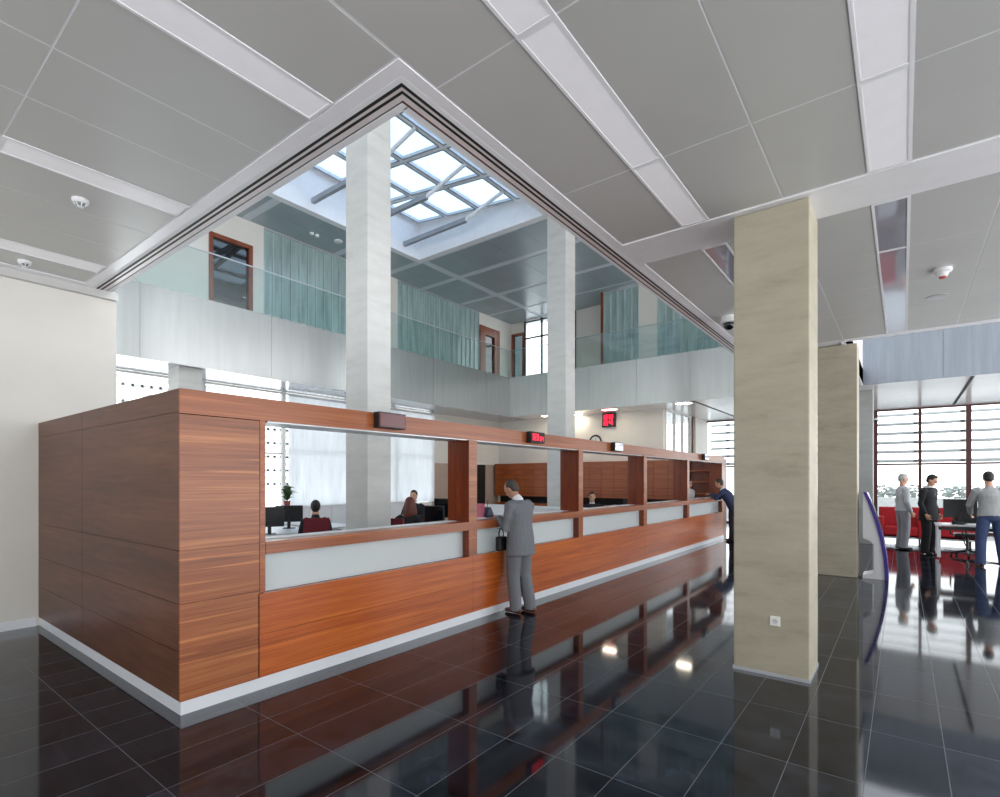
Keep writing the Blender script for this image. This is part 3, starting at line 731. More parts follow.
for k, z in enumerate((2.34, 2.66, 2.98, 3.30, 3.62, 3.94)):
    L1.hexa([(-6.4, YE+.55, z-.03), (8, YE+.55, z-.03), (8, YE+.72, z+.05), (-6.4, YE+.72, z+.05), (-6.4, YE+.55, z+.0), (8, YE+.55, z+.0), (8, YE+.72, z+.08), (-6.4, YE+.72, z+.08)])
    for x in [0.45 - 1.21 * q for q in range(-3, 6)]: L2.box(x - 0.16, YE + .5, z - .01, x - 0.05, YE + .6, z + .05)
L1.build('blades', 'louvre', lv); L2.build('bracket', 'bracket', lv)
# outside
o = box(-30, 22.7, -0.35, 30, 70, -0.3).build('ground_outside', 'ground'); struct(o)
o = box(-18, 30, -0.3, 22, 30.2, 0.9).build('garden_wall', 'lowwall'); tag(o, 'low white garden wall outside the end window', 'wall'); 
TX = [(-1.2, 46), (0.9, 47), (3.0, 45), (5.2, 47), (7.4, 46), (9.4, 48)]
for i, (x, y) in enumerate(TX):
    t = thing('tree', 'hazy tree outside the end window, %s from the kiosk side' % ORD[i], 'tree', (x, y, -0.3), 0, 'trees beyond the end window')
    MB().tube([(x, y, -0.3), (x + .05, y, 0.4), (x, y, .8)], [0.09, 0.07, 0.05]).build('trunk', 'ground', t)
    cr = MB(); rr = random.Random(i)
    for k in range(90):
        a = rr.uniform(0, 2*PI); q = rr.uniform(0, 1) ** .5
        cr.ell((x + 1.0*q*math.cos(a), y + rr.uniform(-.6, .6), .86 + .42*q*math.sin(a) + rr.uniform(-.1, .1)), (rr.uniform(.07, .17), rr.uniform(.1, .2), rr.uniform(.05, .12)), 6, 4)
    cr.build('crown', 'tree', t)

# ------------------------------------------------------------------ the long counter
XC = -4.17; XB = -4.52; YC = 1.625
KC = 4.17 / 4.2
ct = thing('service_counter', 'long cherry wood service counter wall with five openings', 'counter', (-4.3, 9, 0))
posts = [(4.87, 5.02), (7.61, 7.75), (10.33, 10.49), (13.06, 13.21), (16.17, 16.42)]
opens = [(2.29, 4.87), (5.02, 7.61), (7.75, 10.33), (10.49, 13.06), (13.21, 16.17)]
posts = [(a * KC, b * KC) for a, b in posts]; opens = [(a * KC, b * KC) for a, b in opens]
gp = 0.0018
# pier at the near corner, in streaked veneer
for z0, z1, mm in ((0.10, 0.81, 'wood_pale'), (0.81, 1.20, 'wood_pale'), (1.20, 2.20, 'wood_pale')):
    box(XC - 0.02, YC, z0 + gp * (z0 > .2), XC, 2.22, z1 - gp).build('corner_panel', mm, ct)
box(XB, YC + .03, 0.1, XC - 0.021, 2.27, 2.2).build('corner_pier', 'wood_jamb', ct)
box(XC - 0.015, 2.225, 0.80, XC, 2.27, 2.205).build('corner_stile', 'wood_rail', ct)
# lower front panels
seams = [v * KC for v in (2.225, 4.945, 7.68, 10.41, 13.13, 16.3)]
for a, b in zip(seams[:-1], seams[1:]):
    for z0, z1 in ((0.10, 0.455), (0.455, 0.785)):
        box(XC - 0.02, a + gp, z0 + gp, XC, b - gp, z1 - (gp if z1 < .7 else 0)).build('front_panel', 'wood', ct)
box(XB, 2.275, 0.1, XC - 0.021, 16.3, 0.779).build('front_backing', 'wood_jamb', ct)
# rails and posts
box(XB, 2.275, 1.105, XC, 16.3, 1.205).build('ledge', 'wood_rail', ct, bevel=0.003)
for a, b in posts:
    p = box(XB, a, 0.785, XC - 0.012, b, 1.105).build('post', 'wood_jamb', ct); box(XC - 0.012, a, 0.785, XC, b, 1.105).build('post_face', 'wood_rail', p, world=True) if False else None
    box(XB, a, 1.205, XC - 0.012, b, 2.20).build('post', 'wood_jamb', ct)
    f = MB(); f.box(XC - 0.012, a, 0.785, XC, b, 1.105); f.box(XC - 0.012, a, 1.205, XC, b, 2.20)
    f.build('post_facing', 'wood_rail', ct)
hb = MB()
hs = [YC, 3.3, 5.5, 8.6, 11.2, 13.8, 16.3]
for a, b in zip(hs[:-1], hs[1:]): hb.box(XB, a + (.001 if a > 2 else .0215), 2.205, XC, b - .001, 2.386)
hb.box(XC - .02, YC, 2.205, XC, YC + .021, 2.386)
hb.build('header_rail', 'wood_rail', ct)
box(XB + .01, 2.3, 2.195, XC - .02, 16.28, 2.205).build('header_soffit', 'alu', ct)
for a, b in opens:
    box(XC - 0.115, a - (0 if a > 3 else 0), 0.78, XC - 0.103, b, 1.107).build('frosted_pane', 'frost', ct)
    box(XB + .01, a + .005, 1.206, XC - .2, b - .005, 1.212).build('ledge_top', 'cabwhite', ct)
# end panel facing the entrance (Y = 1.6)
for z0, z1 in ((0.10, 0.46), (0.46, 0.81), (0.81, 1.20), (1.20, 2.215), (2.215, 2.386)):
    for a, b in ((-8.1, -6.45), (-6.45, XC - 0.0215)):
        pass
        box(a + gp, YC, z0 + gp, b - (gp if b < -5 else 0.0), YC + 0.02, z1 - (gp if z1 < 2.3 else 0)).build('end_panel', 'wood_shaded', ct)
box(-8.1, YC + .021, 0.1, XB, YC + 0.12, 2.38).build('end_backing', 'wood_jamb', ct)
box(XC - 0.02, YC + .03, 2.384, XB + .01, 16.2, 2.3885).build('header_cap', 'wood_rail', ct)
pl = MB(); pl.box(XB, YC + 0.008, 0, XC - 0.008, 16.29, 0.098); pl.box(-8.1, YC + 0.008, 0, XB, YC + 0.1, 0.098)
pl.build('plinth', 'plinth', ct)

# queue number displays on the header
SEG = {'0': 'abcdef', '1': 'bc', '2': 'abged', '3': 'abgcd', '4': 'fgbc', '5': 'afgcd', '6': 'afgedc', '7': 'abc', '8': 'abcdefg', '9': 'abcdfg', ':': ''}
def digits(m, txt, o, u, v, w, h, t, n, depth=0.002):
    """seven-segment digits; o origin, u reading direction, v up, n out of the face"""
    o, u, v, n = Vector(o), Vector(u), Vector(v), Vector(n)
    for i, ch in enumerate(txt):
        if ch == ' ': continue
        p = o + u * (i * w * 1.35)
        R = {'a': (0, h - t, w, h), 'd': (0, 0, w, t), 'g': (0, h/2 - t/2, w, h/2 + t/2), 'f': (0, h/2, t, h), 'b': (w - t, h/2, w, h), 'e': (0, 0, t, h/2), 'c': (w - t, 0, w, h/2)}
        for sgm in SEG[ch]:
            a, b, c, d = R[sgm]
            q = [p + u*a + v*b, p + u*c + v*b, p + u*c + v*d, p + u*a + v*d]
            m.hexa(q + [x + n*depth for x in q])
def queue_display(y0, label, lit, face='leddark'):
    t = thing('queue_display', label, 'number display', (XC + 0.03, y0 + .2, 2.24), 0, 'number displays along the counter header')
    z0, z1, y1 = 2.236, 2.392, y0 + 0.35
    box(XC + .001, y0, z0, XC + 0.085, y1, z1).build('housing', 'plastic', t, bevel=0.004)
    box(XC + 0.085, y0 + 0.012, z0 + .012, XC + 0.089, y1 - 0.012, z1 - .012).build('display_screen', face, t)
    m = MB(); m2 = MB()
    digits(m, '028', (XC + 0.089, y0 + 0.035, z0 + 0.035), (0, 1, 0), (0, 0, 1), 0.040, 0.09, 0.011, (1, 0, 0))
    digits(m2, '04', (XC + 0.089, y0 + 0.215, z0 + 0.03), (0, 1, 0), (0, 0, 1), 0.040, 0.065, 0.010, (1, 0, 0))
    if lit != 'none': m.build('digits', lit, t); m2.build('digits', lit, t)
queue_display(3.385, 'dark number display on the header above the first long opening', 'none')
queue_display(6.05, 'number display with glowing red digits on the header above the man in grey', 'ledred', 'slot')
queue_display(8.72, 'number display with a pale glare on its face, third along the header', 'none', 'mirror_diffuser')  # glare is put into the face as a pale mirror finish
queue_display(14.1, 'small number display at the far end of the header', 'none', 'mirror_diffuser')  # same pale finish standing in for glare

# ------------------------------------------------------------------ things on the far wall and ceiling
bd = thing('wall_display', 'square red number board hanging on the pale far wall', 'display board', (-8.35, 17.3, 3.6))
box(-8.60, 17.28, 3.60, -8.10, YG - .003, 4.10).build('housing', 'plastic', bd, bevel=0.006)
for r in range(2):
    m = MB(); digits(m, '28' if r else '04', (-8.53, 17.279, 3.66 + r * 0.21), (1, 0, 0), (0, 0, 1), 0.15, 0.17, 0.05, (0, -1, 0), 0.004); m.build('digits', 'ledred', bd)
ck = thing('wall_clock', 'round wall clock with dark rim peeking above the counter header', 'clock', (-8.9, 17.36, 3.12))
MB().tube([(-8.9 + .225*math.cos(a*PI/18), 17.35, 3.10 + .225*math.sin(a*PI/18)) for a in range(36)], .03, 8, closed=True).build('rim', 'plastic', ck, smooth=True)
MB().lathe([(0.2, 0.0), (0.2, 0.03)], (-8.9, 17.36, 3.10), 32, 'y').build('dial', 'clockface', ck)
hd = MB(); hd.box(-8.908, 17.352, 3.09, -8.892, 17.357, 3.22); hd.box(-8.9, 17.352, 3.093, -8.80, 17.357, 3.107); hd.build('hands', 'plastic', ck)
def downlight(x, y, label, w=0.55, d=0.28):
    t = thing('downlight', label, 'downlight', (x, y, ZC), 0, 'lit square downlights in the soffit')
    f = MB(); ringbox(f, x - w/2, y - d/2, x + w/2, y + d/2, x - w/2 + .03, y - d/2 + .03, x + w/2 - .03, y + d/2 - .03, ZC - 0.008, ZC); f.build('frame', 'alu', t)
    box(x - w/2 + .03, y - d/2 + .03, ZC - 0.004, x + w/2 - .03, y + d/2 - .03, ZC).build('lamp_panel', 'lamp', t)
downlight(-7.95, 16.55, 'lit downlight in the soffit above the square red number board')
downlight(-10.55, 16.75, 'lit downlight in the soffit close before the deeper tall pillar')
downlight(-9.6, 17.15, 'lit downlight in the soffit just past the deeper tall pillar')
downlight(-5.45, 16.6, 'lit downlight in the soffit above the far cupboards, beyond the red board', 0.5, 0.35)
def detector(x, y, label, z=ZC + .01):
    t = thing('smoke_detector', label, 'smoke detector', (x, y, z))
    MB().lathe([(0.052, -0.035), (0.062, -0.022), (0.062, 0)], (x, y, z), 24).build('base', 'cabwhite', t, smooth=False)
    c = MB(); c.lathe([(0.008, -0.068), (0.022, -0.066), (0.022, -0.06)], (x, y, z), 16)
    for k in range(6):
        a = k * PI / 3; c.tube([(x + .05*math.cos(a), y + .05*math.sin(a), z - .03), (x + .015*math.cos(a), y + .015*math.sin(a), z - .063)], 0.005, 6)
    c.build('cage', 'cabwhite', t); MB().lathe([(0.03, -0.055), (0.04, -0.03)], (x, y, z), 16).build('sensor', 'greyplastic', t)
detector(-5.60, 1.40, 'white smoke detector on the ceiling beside the middle strip light')
detector(-7.66, 1.42, 'white smoke detector on the ceiling close to the plain wall')
t = thing('alarm_detector', 'white and red detector on the ceiling past the pillar', 'detector', (0.36, 7.83, ZC))
MB().lathe([(0.045, -0.09), (0.055, -0.05), (0.085, -0.035), (0.085, 0)], (0.36, 7.83, ZC + .01), 24).build('base', 'cabwhite', t)
MB().lathe([(0.03, -0.105), (0.035, -0.09)], (0.36, 7.83, ZC + .01), 20).build('red_tip', 'redplastic', t)
o = MB().lathe([(0.10, -0.006), (0.125, -0.004), (0.125, 0)], (0.36, 8.98, ZC + .01), 28).build('ceiling_speaker', 'alu'); tag(o, 'flat round speaker in the ceiling behind the red-tipped detector', 'speaker')
t = thing('dome_camera', 'white dome camera with black lens ball beside the broad beige pillar', 'camera', (-2.03, 8.2, ZC))
MB().lathe([(0.10, -0.10), (0.125, -0.09), (0.125, -0.075), (0.11, -0.06), (0.105, 0)], (-2.03, 8.2, ZC + .01), 28).build('housing', 'cabwhite', t)
MB().ell((-2.03, 8.2, ZC - 0.105), (0.082, 0.082, 0.085), 20, 12).build('lens_ball', 'screen', t, smooth=True)
t = thing('wall_camera', 'small dome camera high on the grey pillar behind the kiosk', 'camera', (-0.6, 17.3, 3.2))
MB().lathe([(0.05, 0), (0.06, 0.05)], (-0.56, 17.2, 3.30), 16).build('housing', 'cabwhite', t); MB().ell((-0.56, 17.2, 3.30), (0.045, 0.045, 0.05)).build('lens_ball', 'screen', t)

# ------------------------------------------------------------------ office furniture
def desk(x0, y0, x1, y1, label, top='desk'):
    t = thing('desk', label, 'desk', ((x0+x1)/2, (y0+y1)/2, 0))
    box(x0, y0, 0.71, x1, y1, 0.74).build('desk_top', top, t, bevel=0.004)
    for x in (x0 + .04, x1 - .09):
        for y in (y0 + .04, y1 - .09): box(x, y, 0, x + .05, y + .05, 0.71).build('leg', 'alu', t)
    box(x0 + .1, (y0+y1)/2 - .01, 0.3, x1 - .1, (y0+y1)/2 + .01, 0.68).build('modesty_panel', top, t)
    return t
def monitor(x, y, z, rz, label, w=0.52, h=0.33, lift=0.0):
    t = thing('monitor', label, 'monitor', (x, y, z), rz)
    m = MB().box(-w/2, -0.02, 0.13 + lift, w/2, 0.02, 0.13 + lift + h); m.build('casing', 'plastic', t, world=False, bevel=0.008)
    MB().box(-w/2 + .015, 0.02, 0.145 + lift, w/2 - .015, 0.023, 0.115 + lift + h).build('screen', 'screen', t, world=False)
    MB().hexa([(-.12, -.11, 0), (.12, -.11, 0), (.12, .09, 0), (-.12, .09, 0), (-.10, -.09, .015), (.10, -.09, .015), (.10, .07, .015), (-.10, .07, .015)]).build('stand_base', 'plastic', t, world=False)
    MB().box(-0.03, -0.05, 0.015, 0.03, -0.02, 0.25 + lift).build('stand_neck', 'plastic', t, world=False)
    return t
def office_chair(x, y, rz, label, mat='redchair', back=True):
    t = thing('office_chair', label, 'chair', (x, y, 0), rz)
    MB().box(-.24, -.22, .43, .24, .25, .51).build('seat', mat, t, world=False, bevel=0.03)
    b = MB(); n = 7; pts = []
    for i in range(n):
        u = i / (n - 1); z = .58 + u * .50; yy = -.24 - .05 * u; w = .22 - .03 * abs(u - .4)
        pts.append((z, yy, w))
    for i in range(n - 1):
        (z0, y0, w0), (z1, y1, w1) = pts[i], pts[i+1]
        b.hexa([(-w0, y0 - .05, z0), (w0, y0 - .05, z0), (w0, y0, z0), (-w0, y0, z0), (-w1, y1 - .05, z1), (w1, y1 - .05, z1), (w1, y1, z1), (-w1, y1, z1)])
    b.build('backrest', mat, t, world=False)
    MB().tube([(0, -.10, .42), (0, -.28, .45), (0, -.31, .70)], .02, 8).build('back_support', 'plastic', t, world=False)
    for s in (-1, 1):
        MB().tube([(s*.25, .02, .47), (s*.29, .02, .50), (s*.29, .02, .66), (s*.29, -.12, .68), (s*.29, .14, .68)], .016, 8).build('armrest', 'plastic', t, world=False)
    MB().tube([(0, 0, .10), (0, 0, .43)], [.03, .025], 10).build('gas_column', 'plastic', t, world=False)
    for k in range(5):
        a = k * 2 * PI / 5 + .3; c, s = math.cos(a), math.sin(a)
        g = MB().tube([(0, 0, .13), (.30*c, .30*s, .075)], [.028, .016], 8).build('base_leg', 'plastic', t, world=False)
        w = MB().lathe([(.03, -.02), (.03, .02)], (.30*c, .30*s, .032), 12, 'x').build('caster', 'plastic', g, world=False)
    return t
def keyboard(x, y, z, rz, label):
    t = thing('keyboard', label, 'keyboard', (x, y, z), rz)
    MB().box(-.22, -.07, 0, .22, .07, .018).build('body', 'plastic', t, world=False, bevel=.004)
    k = MB()
    for i in range(14):
        for j in range(5): k.box(-.21 + i*.03, -.06 + j*.025, .018, -.186 + i*.03, -.041 + j*.025, .024)
    k.build('keys', 'greyplastic', t, world=False)
def papers(x, y, z, rz, label, n=5, name='paper_sheet', **kw):
    m = MB()
    for i in range(n):
        a = random.uniform(-.25, .25); dx, dy = random.uniform(-.03, .03), random.uniform(-.03, .03); c, s = math.cos(a), math.sin(a)
        q = [(-.105, -.148), (.105, -.148), (.105, .148), (-.105, .148)]
        q = [(c*p - s*r + dx, s*p + c*r + dy) for p, r in q]
        m.hexa([(p, r, i*.002) for p, r in q] + [(p, r, i*.002 + .0015) for p, r in q])
    o = m.build(name, 'paper'); o.matrix_basis = Matrix.Translation((x, y, z)) @ Matrix.Rotation(rz, 4, 'Z'); tag(o, label, 'papers')

# near bay: desks seen through the first opening
desk(-11.4, 4.6, -8.9, 6.15, 'pale desk in front of the man in black seen from behind')
desk(-11.4, 6.4, -9.3, 7.2, 'pale desk behind the tall pillar, nearer the window')
monitor(-9.05, 5.0, 0.74, 1.15, 'black monitor beside the first counter post, closest to the counter', 0.5, 0.36)
monitor(-9.81, 5.84, 0.74, 0.9, 'black monitor between the plant and the man seen from behind')
keyboard(-9.6, 4.9, 0.74, 1.0, 'black keyboard on the pale desk before the man in black')
papers(-9.9, 4.9, 0.74, .3, 'loose papers on the pale desk before the man in black')
papers(-10.3, 6.7, 0.74, .9, 'loose papers on the desk near the window')
office_chair(-8.05, 5.30, 1.0, 'dark red office chair holding the man in black')
office_chair(-8.75, 6.42, 2.6, 'empty dark red office chair beside the tall pillar')
office_chair(-11.95, 5.7, -2.0, 'dark red office chair by the window near the plant')
cz = thing('sideboard', 'low white sideboard under the vertical blind', 'cabinet', (-12.9, 9.2, 0))
box(-13.15, 7.4, 0.06, -12.65, 11.6, 0.98).build('body', 'cabwhite', cz, bevel=.004); box(-13.15, 7.38, .98, -12.62, 11.62, 1.01).build('top', 'desk', cz)
for i in range(6):
    d = box(-12.65, 7.41 + i*.7, .08, -12.63, 8.09 + i*.7, .97).build('door', 'cabwhite', cz)
    box(-12.63, 8.0 + i*.7, .72, -12.615, 8.03 + i*.7, .86).build('handle', 'plastic', d)
box(-13.12, 7.42, 0, -12.68, 11.58, .06).build('plinth', 'plastic', cz)
pp = thing('potted_plant', 'small green plant in a reddish pot on the white sideboard', 'plant', (-12.9, 7.62, 1.01))
MB().lathe([(.06, 0), (.085, .15), (.09, .15), (.08, .14)], (-12.9, 7.62, 1.01), 16).build('pot', 'pot', pp)
lf = MB(); rr = random.Random(3)
for k in range(26):
    a = rr.uniform(0, 2*PI); r = rr.uniform(.05, .22); h = rr.uniform(.1, .42); c, s = math.cos(a), math.sin(a)
    p0 = Vector((-12.9, 7.62, 1.15)); p1 = p0 + Vector((c*r*.6, s*r*.6, h)); p2 = p0 + Vector((c*r*1.5, s*r*1.5, h*.9)); sd = Vector((-s, c, 0)) * .045
    lf.add([p0, p1 + sd, p2, p1 - sd, p1 + Vector((0, 0, .015))], [(0, 1, 4), (1, 2, 4), (2, 3, 4), (3, 0, 4)])
lf.build('leaves', 'leaf', pp)
papers(-12.9, 9.6, 1.01, .2, 'stack of papers lying on the white sideboard', 10)
tel = thing('desk_phone', 'dark desk phone on the white sideboard', 'phone', (-12.9, 10.0, 1.01))
box(-13.0, 9.9, 1.01, -12.8, 10.15, 1.05).build('base', 'phone', tel, bevel=.005); MB().tube([(-12.98, 9.93, 1.07), (-12.98, 10.12, 1.07)], .02).build('handset', 'plastic', tel)
# woman's desk
desk(-7.9, 6.75, -5.9, 7.55, 'pale desk in front of the auburn haired woman')
monitor(-6.84, 6.95, 0.74, PI + .3, 'black monitor on the desk of the auburn haired woman', .40, .34, .03)
monitor(-6.98, 7.32, 0.74, PI + .4, 'taller black monitor standing behind the one by the auburn haired woman', .34, .36, .13)
papers(-7.1, 6.95, .74, 0, 'papers on the desk of the auburn haired woman', 4)
office_chair(-6.75, 6.12, 0.25, 'dark red office chair holding the auburn haired woman')
desk(-9.6, 7.55, -8.1, 8.25, 'pale desk shared by the dark haired clerk facing the lobby')
office_chair(-9.32, 8.86, PI + .5, 'dark red office chair holding the dark haired clerk')
papers(-8.9, 7.95, .74, .4, 'papers before the dark haired clerk')
wc = thing('storage_cabinet', 'low white storage cabinet seen past the man in grey', 'cabinet', (-7, 9.6, 0))
box(-8.6, 9.55, .06, -5.3, 10.25, 1.08).build('body', 'cabwhite', wc); box(-8.62, 9.53, 1.08, -5.28, 10.27, 1.11).build('top', 'cabwhite', wc); box(-8.55, 9.6, 0, -5.35, 10.2, .06).build('plinth', 'plastic', wc)
for i in range(4): 
    d = box(-8.59 + i*.825, 9.53, .08, -7.78 + i*.825, 9.55, 1.07).build('door', 'cabwhite', wc); box(-7.88 + i*.825, 9.515, .75, -7.85 + i*.825, 9.53, .9).build('handle', 'chrome', d)
desk(-6.9, 11.7, -5.2, 12.5, 'pale desk in front of the seated clerk in a black suit') if False else desk(-6.3, 12.5, -4.9, 13.2, 'pale desk beside the seated clerk in a black suit')
office_chair(-6.3, 12.05, 0.0 + PI, 'dark office chair holding the clerk in a black suit', 'plastic')
monitor(-5.5, 12.8, .74, .4, 'black monitor on the desk beside the clerk in a black suit', .5, .36)
papers(-5.4, 13.0, .74, .4, 'papers on the desk beside the clerk in a black suit')
# ledge items
br = thing('brochure_stand', 'pink leaflets standing on the ledge beside the second post', 'leaflets', (-4.45, 5.37, 1.212))
for i in range(3): 
    m = MB(); y = 5.33 + i*.03; m.hexa([(-4.52, y, 1.212), (-4.40, y, 1.212), (-4.40, y + .004, 1.212), (-4.52, y + .004, 1.212), (-4.52, y + .03, 1.40), (-4.40, y + .03, 1.40), (-4.40, y + .034, 1.40), (-4.52, y + .034, 1.40)]); m.build('leaflet', 'pink', br)
box(-4.53, 5.31, 1.2121, -4.39, 5.43, 1.222).build('holder', 'cabwhite', br)
dp = thing('pen_holder', 'navy pen holder on the ledge beside the pink leaflets', 'pen holder', (-4.45, 5.54, 1.212))
MB().prism([(y + .22, z) for y, z in [(5.24, 1.212), (5.40, 1.212), (5.39, 1.26), (5.335, 1.35), (5.30, 1.35), (5.25, 1.27)]], 'x', -4.50, -4.40).build('body', 'navy', dp, bevel=.006)
MB().tube([(-4.45, 5.53, 1.34), (-4.45, 5.55, 1.44)], .005).build('pen', 'plastic', dp)
papers(-4.36, 5.78, 1.213, 1.4, 'papers on the ledge under the hands of the man in grey', 14)
papers(-4.40, 9.6, 1.213, 1.4, 'papers on the ledge of the third opening', 3)
papers(-4.36, 14.8, 1.213, 1.4, 'papers under the hands of the man leaning at the far end', 3)
bg = thing('handbag', 'small black bag hanging under the ledge beside the man in grey', 'bag', (-4.12, 5.42, .80))
box(-4.175, 5.35, .80, -4.085, 5.50, .985).build('bag_body', 'leather_black', bg, bevel=.02)
box(-4.08, 5.37, .83, -4.072, 5.48, .90).build('front_pocket', 'leather_black', bg, bevel=.005)
MB().tube([(-4.13, 5.385 , .97), (-4.13, 5.375, 1.03), (-4.135, 5.40, 1.075), (-4.14, 5.425, 1.085), (-4.135, 5.45, 1.075), (-4.13, 5.475, 1.03), (-4.13, 5.465, .97)], .008, 8).build('handle', 'leather_black', bg)
MB().tube([(-4.20, 5.425, 1.09), (-4.13, 5.425, 1.075), (-4.125, 5.425, 1.10)], .005, 8).build('hook', 'chrome', bg)

# ------------------------------------------------------------------ waiting area
kk = thing('kiosk', 'white self service kiosk with a curved violet front beside the pillar', 'kiosk', (-0.4, 11.4, 0))
front = []
for i in range(13):
    u = i / 12; z = 1.50 * (1 - u); x = -0.50 + 0.285 * (1 - (1 - u) ** 2) + 0.02 * u
    front.append((x, z))
body = [(-0.555, 1.475), (-0.53, 1.50)] + [(x - 0.05, z) for x, z in front[1:]] + [(-0.56, 0.0), (-0.56, 0.055), (-0.40, 0.10), (-0.40, 0.60), (-0.46, .66), (-0.555, .70)]
MB().prism(body, 'y', 11.17, 11.62).build('shell', 'kiosk', kk)
strip_ = front + [(x - 0.052, z) for x, z in reversed(front)]
MB().prism(strip_, 'y', 11.15, 11.64).build('curved_front', 'purple', kk)
MB().prism([(x + .004, z) for x, z in front[1:6]] + [(x + .001, z) for x, z in reversed(front[1:6])], 'y', 11.22, 11.57).build('touch_screen', 'screen', kk)
MB().tube([(-.555, 11.30, .04), (-.59, 11.27, .012), (-.61, 11.2, .012)], .008).build('cable', 'plastic', kk)
def armchair(x, y, label, w=0.78, rz=0):
    t = thing('armchair', label, 'armchair', (x, y, 0), rz)
    MB().box(-w/2 + .13, -.36, .20, w/2 - .13, .25, .44).build('seat_cushion', 'redsofa', t, world=False, bevel=.025)
    MB().box(-w/2, .23, .16, w/2, .40, .95).build('backrest', 'redsofa', t, world=False, bevel=.025)
    for s in (-1, 1):
        a = s*(w/2); b = s*(w/2 - .13); MB().box(min(a, b), -.38, .16, max(a, b), .23, .70).build('armrest', 'redsofa', t, world=False, bevel=.025)
    MB().box(-w/2, -.38, .12, w/2, .40, .16).build('base_frame', 'chrome', t, world=False)
    for sx in (-1, 1):
        for sy in (-.34, .36): MB().tube([(sx*(w/2 - .05), sy, 0), (sx*(w/2 - .05), sy, .13)], .015, 8).build('leg', 'chrome', t, world=False)
armchair(-0.05, 18.35, 'red leather armchair beside the kiosk, left of the standing men'.replace('left of', 'behind'), 1.0)
armchair(1.15, 18.5, 'red leather armchair behind the wheeled desk', 1.0)
armchair(-2.35, 18.3, 'red leather armchair glimpsed between the two beige pillars', 1.0)
armchair(2.5, 18.5, 'red leather armchair farther along behind the man in jeans', 1.0)
dk = thing('wheeled_desk', 'pale desk on casters with monitors in the waiting area', 'desk', (1.3, 15.0, 0))
dx0, dx1, dy0, dy1 = .55, 2.15, 14.55, 15.35
box(dx0, dy0, .735, dx1, dy1, .765).build('desk_top', 'desk', dk, bevel=.004)
box(dx0 + .05, dy0 + .03, .655, dx1 - .05, dy0 + .06, .72).build('cable_tray', 'plastic', dk)
for x in (dx0 + .03, dx1 - .09):
    for y in (dy0 + .03, dy1 - .09):
        l = box(x, y, .07, x + .06, y + .06, .735).build('leg', 'alu', dk); MB().lathe([(.035, -.015), (.035, .015)], (x + .03, y + .03, .036), 14, 'x').build('caster', 'plastic', l)
monitor(.98, 15.08, .765, 0.05, 'black monitor with its back to the hall on the wheeled desk, by the suited man', .56, .40)
monitor(1.60, 15.08, .765, -0.1, 'second black monitor on the wheeled desk, behind the man in jeans', .56, .40)
tel = thing('desk_phone', 'black phone on the wheeled desk', 'phone', (.92, 14.8, .765))
MB().hexa([(.83, 14.7, .765), (1.03, 14.7, .765), (1.03, 14.9, .765), (.83, 14.9, .765), (.83, 14.72, .785), (1.03, 14.72, .785), (1.03, 14.88, .83), (.83, 14.88, .83)]).build('base', 'phone', tel)
MB().tube([(.86, 14.72, .81), (.86, 14.8, .85), (.86, 14.9, .86)], .02).build('handset', 'plastic', tel)
papers(1.25, 14.78, .766, .5, 'papers on the wheeled desk beside the phone', 4)
office_chair(1.15, 15.75, PI, 'black office chair behind the wheeled desk', 'plastic')
m = MB(); m.tube([(1.0, 15.05, .66), (1.05, 15.0, .35), (1.2, 14.9, .02), (1.5, 14.75, .012), (1.9, 14.6, .012), (2.4, 14.65, .012)], .012, 6)
tag(m.build('power_cable', 'plastic'), 'black cable trailing on the floor under the wheeled desk', 'cable')

# ------------------------------------------------------------------ people
def V(*a): return Vector(a)
def hand(m, wrist, d, palm_n, curl=0.5, right=True):
    """palm and five fingers; d wrist->knuckles, palm_n palm normal"""
    d = Vector(d).normalized(); n = Vector(palm_n); n = (n - d*n.dot(d)).normalized(); s = d.cross(n)
    if not right: s = -s
    w = Vector(wrist)
    m.loft([(w - d*.02, .027, .02, s), (w + d*.02, .033, .018, s), (w + d*.06, .042, .016, s), (w + d*.092, .042, .014, s)], 12)
    lens = [.072, .082, .076, .060]
    for i in range(4):
        o = w + d*(.088 - .004*abs(i - 1)) + s*(.031 - .0205*i); p = [o]; dd = d.copy()
        for seg, f in ((.42, .5), (.32, 1.0), (.26, .8)):
            ax = d.cross(n); c = curl * f * (1 + .12*i); dd = (dd*math.cos(c) + (n*dd.dot(d) - d*dd.dot(n))*math.sin(c)).normalized()
            p.append(p[-1] + dd*lens[i]*seg)
        m.tube(p, [.0100, .0095, .0088, .0072], 8)
    o = w + d*.02 + s*.030; td = (d*.7 + s*.65 + n*.3*curl).normalized()
    m.tube([o - s*.012, o + td*.03, o + td*.052 + d*.012, o + td*.06 + d*.034], [.014, .012, .0105, .008], 8)

